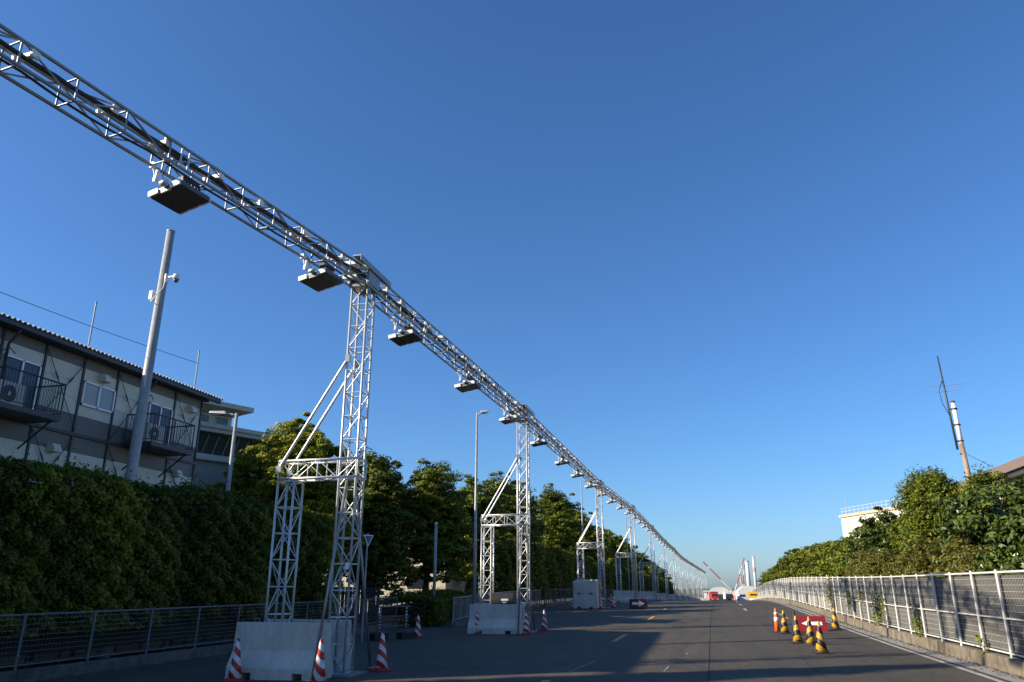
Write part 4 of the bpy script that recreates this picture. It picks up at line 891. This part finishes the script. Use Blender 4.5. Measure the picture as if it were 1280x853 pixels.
# vines creeping on the right fence
for k, (y, z, n, s) in enumerate(((38.9, .9, 260, .32), (33.5, .9, 150, .2), (28.4, .6, 190, .24), (27.3, .7, 110, .2), (23.0, .35, 130, .14), (31.0, 1.1, 60, .15), (18.0, .06, 36, .12))):
    x = 5.27 + sh(y); root = empty('vine', (x, y, zg(x, y) + .25), 0, ['dense green vine at the kink between grey and pale fence', 'thin vine on the grey fence beyond the lone yellow cone', 'bushiest vine low on the grey fence', 'slim vine just beside the bushiest one on the grey fence', 'low weed like vine at the foot of the grey fence', 'small vine high up near the grey fence top', 'tiny sprig at the foot of the fence near the antenna mast side'][k], 'plant', 'vines on the right fence')
    q = RNG.normal(0, 1, (n, 3)) * np.array([.05, s * .6, s * 1.2]) + np.array([-.1, 0, z * .8]); q[:, 2] = np.abs(q[:, 2]) ; q[:, 2] = np.clip(q[:, 2], 0, 1.55); q[:, 0] = -np.abs(q[:, 0])
    o = inst('leaves', leaf_mesh('leaves', q, np.tile([-1., -.3, .4], (n, 1)), .05, L_MID, 1.5), root); o['kind'] = 'stuff'
    MB().path([(-.07, 0, 0), (-.06, .05, z * .5), (-.07, -.04, z), (-.06, .02, min(1.45, z * 1.6))], .008, 5).build('stem', M_BARK, root)

n = 2600; ly = RNG.uniform(8, 60, n); side_ = RNG.random(n) < .6
lx_ = np.where(side_, 5.12 - RNG.exponential(.09, n), -12.5 + RNG.exponential(.22, n)); lx_ = np.array([x + (sh(y) if q else 0) for x, y, q in zip(lx_, ly, side_)])
lz = np.array([zg(x, y) for x, y in zip(lx_, ly)]) + .016
o = inst('leaf_litter', leaf_mesh('leaf_litter', np.stack([lx_, ly, lz], 1), np.tile([0, 0, 3.], (n, 1)), .035, leaf_mat('dry_leaves', [(.05, .03, .012), (.12, .075, .03), (.2, .14, .06)], .8, 0, .2), 1.6, .5)); tag(o, 'dry fallen leaves gathered along the gutter and kerb', 'leaf litter', None, 'stuff')
# ------------------------------------------------------------------ right side buildings and mast
wbv = Vector((.375, -.927, 0)); wang = math.atan2(wbv.y, wbv.x)
wb = empty('white_warehouse', (14.5, 90, zg(8, 90)), wang, 'plain cream white warehouse with roof railing behind the right trees', 'building')
h0 = 8.45
MB().bb(0, 40, 0, 14, -.1, h0).build('wall', M_CREAM, wb); MB().bb(-.15, 40.2, -.15, 14.2, h0, h0 + .28).build('parapet', M_TRIM, wb)
rl = MB()
for k in range(50): rl.tube((.1 + k * .8, .1, h0 + .28), (.1 + k * .8, .1, h0 + .95), .018, n=5)
for z in (.62, .95): rl.tube((.05, .1, h0 + z), (40, .1, h0 + z), .018, n=5)
o = rl.build('roof_railing', M_WPOST, wb); MB().tube((.8, .3, h0), (.8, .3, h0 + 2.2), .03, n=5).build('lightning_rod', M_GALV, wb); MB().bb(1.0, 1.3, -.06, -.002, h0 - 1.0, h0 - .5).build('vent', M_HALL_C, wb)
ph_ = empty('brown_roofed_house', (15.0, 38, zg(8, 38)), 0, 'cream house with brown eaves and pink panels above its windows', 'building')
hz = 6.55
MB().bb(0, 10, -6, 15.5, -.1, hz).build('wall', M_CREAM, ph_)
rr = MB(); rr.add([(-.7, -6.6, hz), (-.7, 16.1, hz), (10.6, 16.1, hz), (10.6, -6.6, hz), (-.7, -6.6, hz + .42), (-.7, 16.1, hz + .42), (10.6, 16.1, hz + .42), (10.6, -6.6, hz + .42)], [(0, 3, 2, 1), (4, 5, 6, 7), (0, 1, 5, 4), (1, 2, 6, 5), (2, 3, 7, 6), (3, 0, 4, 7)]); rr.build('roof', M_BROWN, ph_)
MB().bb(-.55, -.05, -6, 15.5, hz - .16, hz - .004).build('soffit', M_STEEL_D, ph_)
for k in range(6):
    y = -4.6 + k * 3.1
    MB().bb(-.03, -.003, y, y + .75, hz - 1.05, hz - .25).build('pink_panel', M_PINK, ph_)
    wn = MB().bb(-.05, -.003, y, y + .75, hz - 3.2, hz - 1.1).build('window', M_FRAME, ph_); MB().bb(-.06, -.051, y + .06, y + .69, hz - 3.1, hz - 1.2).build('pane', M_GLASS, wn)
am = empty('antenna_mast', (13.9, 45.2, zg(8, 45)), 0, 'rust stained steel mast with a thin antenna rod and small aerials', 'mast')
MB().path([(0, 0, -.1), (0, 0, 6.2), (-.02, .2, 8.6)], [.15, .14, .12], 14).build('pole', M_RUST, am, smooth=True)
MB().path([(-.02, .2, 8.6), (-.03, .35, 10.9)], [.12, .11], 14).build('upper_sleeve', M_WCAP, am, smooth=True); MB().lathe((-.03, .35, 10.9), [(.125, 0), (.115, .08), (.06, .12)], 14).build('cap', M_STEEL_D, am)
MB().path([(-.26, .2, 8.3), (-.28, .4, 11.0), (-.30, .6, 13.7)], [.06, .055, .035], 8).build('antenna_rod', M_STEEL_D, am, smooth=True)
for z in (7.0, 8.0, 8.7, 9.6, 10.5): MB().lathe((-.02, .15 + (z - 7) * .05, z), [(.13, 0), (.16, .02), (.16, .08), (.13, .10)], 14).build('collar', M_STEEL_D, am); 
for z in (8.7, 9.6, 10.5): MB().box((-.15, .2 + (z - 8) * .06, z + .06), (.3, .05, .06)).build('clamp', M_STEEL_D, am)
for z, l in ((11.9, 1.7), (11.55, 1.2), (12.5, .6)):
    MB().tube((-.3 - l * .55, .5, z), (-.3 + l * .75, .45, z + .08), .012, n=5).build('aerial', M_GALV, am)
MB().path([(-.35, .45, 12.2), (-.6, .4, 11.6), (-.55, .35, 10.9), (-.3, .3, 10.2)], .02, 5).build('cable', M_CABLE, am, smooth=True)
MB().path([(.15, .1, 8.0), (2.6, -1.0, 6.0), (4, -2, 5.0)], .012, 5).build('guy_wire', M_CABLE, am)

# ------------------------------------------------------------------ far end of the road
def far(x, y): return (x, y, zg(x, y))
for k, (px, y, wd, h, ln, lab) in enumerate(((4.0, 300, 8.5, 5.2, 18, 'white vaulted tent standing left at the far end of the road'), (14.6, 310, 8.5, 5.8, 20, 'larger white vaulted tent in the middle of the far end'))):
    o = empty('vaulted_tent', far(px, y), 0, lab, 'tent'); n = 12
    vs = []; prof = [(-wd / 2, 0), (-wd / 2, h * .45)] + [(-wd / 2 * math.cos(math.pi * t / n), h * .45 + h * .55 * math.sin(math.pi * t / n)) for t in range(1, n)] + [(wd / 2, h * .45), (wd / 2, 0)]
    m = len(prof); vs = [(a, 0, c) for a, c in prof] + [(a, ln, c) for a, c in prof]
    MB().add(vs, [(i, m + i, m + i + 1, i + 1) for i in range(m - 1)] + [tuple(range(m)), tuple(range(2 * m - 1, m - 1, -1))]).build('canopy', M_TENT, o)
    if k == 0:
        MB().bb(-wd * .28, wd * .30, -.05, -.01, 0, h * .52).build('opening', M_STEEL_D, o)
wh = empty('white_shed', far(23, 330), 0, 'low white shed with dark roof at the far right end of road', 'building')
MB().bb(-6, 6, 0, 14, -.1, 3.6).build('wall', M_TENT, wh); MB().bb(-6.4, 6.4, -.5, 14.4, 3.6, 5.4).build('roof', M_HALL, wh)
for k in range(4): MB().bb(-5.2 + k * 2.8, -3.4 + k * 2.8, -.05, -.005, .2, 2.4).build('bay_door', M_STEEL_D, wh)
wh = empty('white_hall', far(12, 372), 0, 'broad white hall behind the far tents', 'building'); MB().bb(-14, 12, 0, 30, -.1, 4.4).build('wall', M_CREAM, wh); MB().bb(-14.4, 12.4, -.4, 30.4, 4.4, 4.9).build('roof', M_PANEL_L, wh)
for k in range(7): MB().bb(-12.5 + k * 3.4, -11 + k * 3.4, -.06, -.005, 3.2, 4.4).build('window', M_GLASS, wh)
for (x, y, lab, l, az) in ((10.5, 345, 'red and white crane boom slanting over the white tents', 17, -.75), (12.5, 420, 'far red crane boom rising steeply behind the tents', 19, .35), (17, 430, 'small red crane boom rising behind the second one', 15, .15)):
    o = empty('mobile_crane', far(x, y), 0, lab, 'crane'); MB().bb(-1.4, 1.4, -3, 3, .7, 2.6).build('carrier', M_RED, o, bevel=.1); MB().bb(-1.2, 1.2, -1, 2, 2.6, 4.2).build('cab', M_TENT, o, bevel=.1)
    for sx in (-1.3, 1.3):
        for sy in (-2, 0, 2): MB().tube((sx - .2, sy, .65), (sx + .2, sy, .65), .65, n=14).build('wheel', M_BLACK, o)
    bm_ = MB().tube((0, 0, 3.6), (l * math.sin(az), 0, 3.6 + l * math.cos(az)), .34, .22, n=6).build('boom', M_REDW, o); MB().tube((l * math.sin(az) * .86, 0, 3.6 + l * math.cos(az) * .86), (l * math.sin(az) * 1.01, 0, 3.6 + l * math.cos(az) * 1.01), .28, .25, n=6).build('boom_tip', M_RED, bm_)
for (x, y, h, r, lab) in ((50.5, 1050, 41, 2.3, 'pale tall chimney beyond the right end of the road'), (70, 1250, 54, 1.9, 'slimmer chimney rising behind the trees on the right')):
    o = empty('chimney', far(x, y), 0, lab, 'chimney'); MB().lathe((0, 0, 0), [(r * 1.25, 0), (r, h * .5), (r * .9, h)], 14).build('shaft', M_CHIM, o, smooth=True); MB().lathe((0, 0, h), [(r * .98, 0), (r * .98, 1.2), (r * .7, 1.3)], 14).build('crown', M_HALL_C, o)
    if h > 50: MB().lathe((0, 0, h - 22), [(r * 1.06, 0), (r * 1.05, 7)], 14).build('red_band', M_PINK, o)
o = empty('harbour_crane', far(36, 900), 0, 'grey harbour crane with leaning jib far beyond the sheds', 'crane'); b = MB(); b.tube((0, 0, 0), (-1.2, 0, 33), 1.1, .7, n=6); b.build('tower', M_HALL, o); b = MB(); b.tube((1, 0, 17), (8, 0, 3), .9, .6, n=6); b.build('jib', M_HALL, o); MB().bb(-4, 6, -3, 3, 0, 6).build('portal', M_HALL, o)
o = empty('amber_board', far(6.2, 118), 0, 'amber warning board standing on the road near the fence end', 'sign'); MB().bb(-.75, .75, 0, .06, .35, 1.25).build('board', M_YSIGN, o); MB().bb(-.5, .5, -.012, -.003, .7, .95).build('print', M_STEEL_D, o); MB().bb(-.7, -.64, .07, .5, 0, 1.2).bb(.64, .7, .07, .5, 0, 1.2).build('stand', M_STEEL_D, o)
MB().bb(.76, 1.0, -.02, .05, .3, 1.2).build('side_light', M_RED, o)
cone(CRW, 3.5, 116, 'red and white cone standing beside the amber board', 'red and white cones at the gantries')
# lorry and barrier frames near the tents
def lorry(x, y, cabm, boxm, lab):
    o = empty('lorry', far(x, y), R(6), lab, 'lorry'); c = MB(); c.add([(-1.1, -3.6, .6), (1.1, -3.6, .6), (1.1, -2, .6), (-1.1, -2, .6), (-1.1, -3.5, 1.6), (1.1, -3.5, 1.6), (1.05, -3.1, 2.5), (-1.05, -3.1, 2.5), (-1.05, -2, 2.5), (1.05, -2, 2.5)], [(0, 1, 5, 4), (4, 5, 6, 7), (7, 6, 9, 8), (1, 2, 9, 6, 5), (0, 4, 7, 8, 3), (3, 8, 9, 2), (0, 3, 2, 1)])
    cb = c.build('cab', cabm, o, bevel=.05); MB().add([(-.95, -3.49, 1.66), (.95, -3.49, 1.66), (.92, -3.13, 2.4), (-.92, -3.13, 2.4)], [(0, 1, 2, 3)]).build('windscreen', M_GLASS, cb).location = (0, -.02, .01)
    MB().bb(-1.15, 1.15, -1.9, 3.8, .9, 3.1).build('body', boxm, o, bevel=.04); MB().bb(-.9, .9, -3.4, 3.7, .5, .85).build('chassis', M_STEEL_D, o)
    for sx in (-.95, .95):
        for sy in (-2.8, 1.6, 2.7): w_ = MB().tube((sx - .15, sy, .48), (sx + .15, sy, .48), .48, n=16).build('wheel', M_BLACK, o)
    for sx in (-.8, .8): MB().bb(sx - .15, sx + .15, -3.63, -3.6, .8, .95).build('headlight', M_WREF, o)
lorry(1.6, 262, M_RED, M_RED, 'red lorry facing the camera at the far end of the road'); lorry(10.4, 275, M_TENT, M_TENT, 'white lorry parked by the far tents'); lorry(6.2, 270, M_STEEL_D, M_TENT, 'dark cabbed lorry between the red lorry and the white one')
bpy.data.objects.remove(CRW.children[0]); 
for o in list(CRW.children): bpy.data.objects.remove(o)
bpy.data.objects.remove(CRW)
for o in list(CYB.children): bpy.data.objects.remove(o)
bpy.data.objects.remove(CYB)
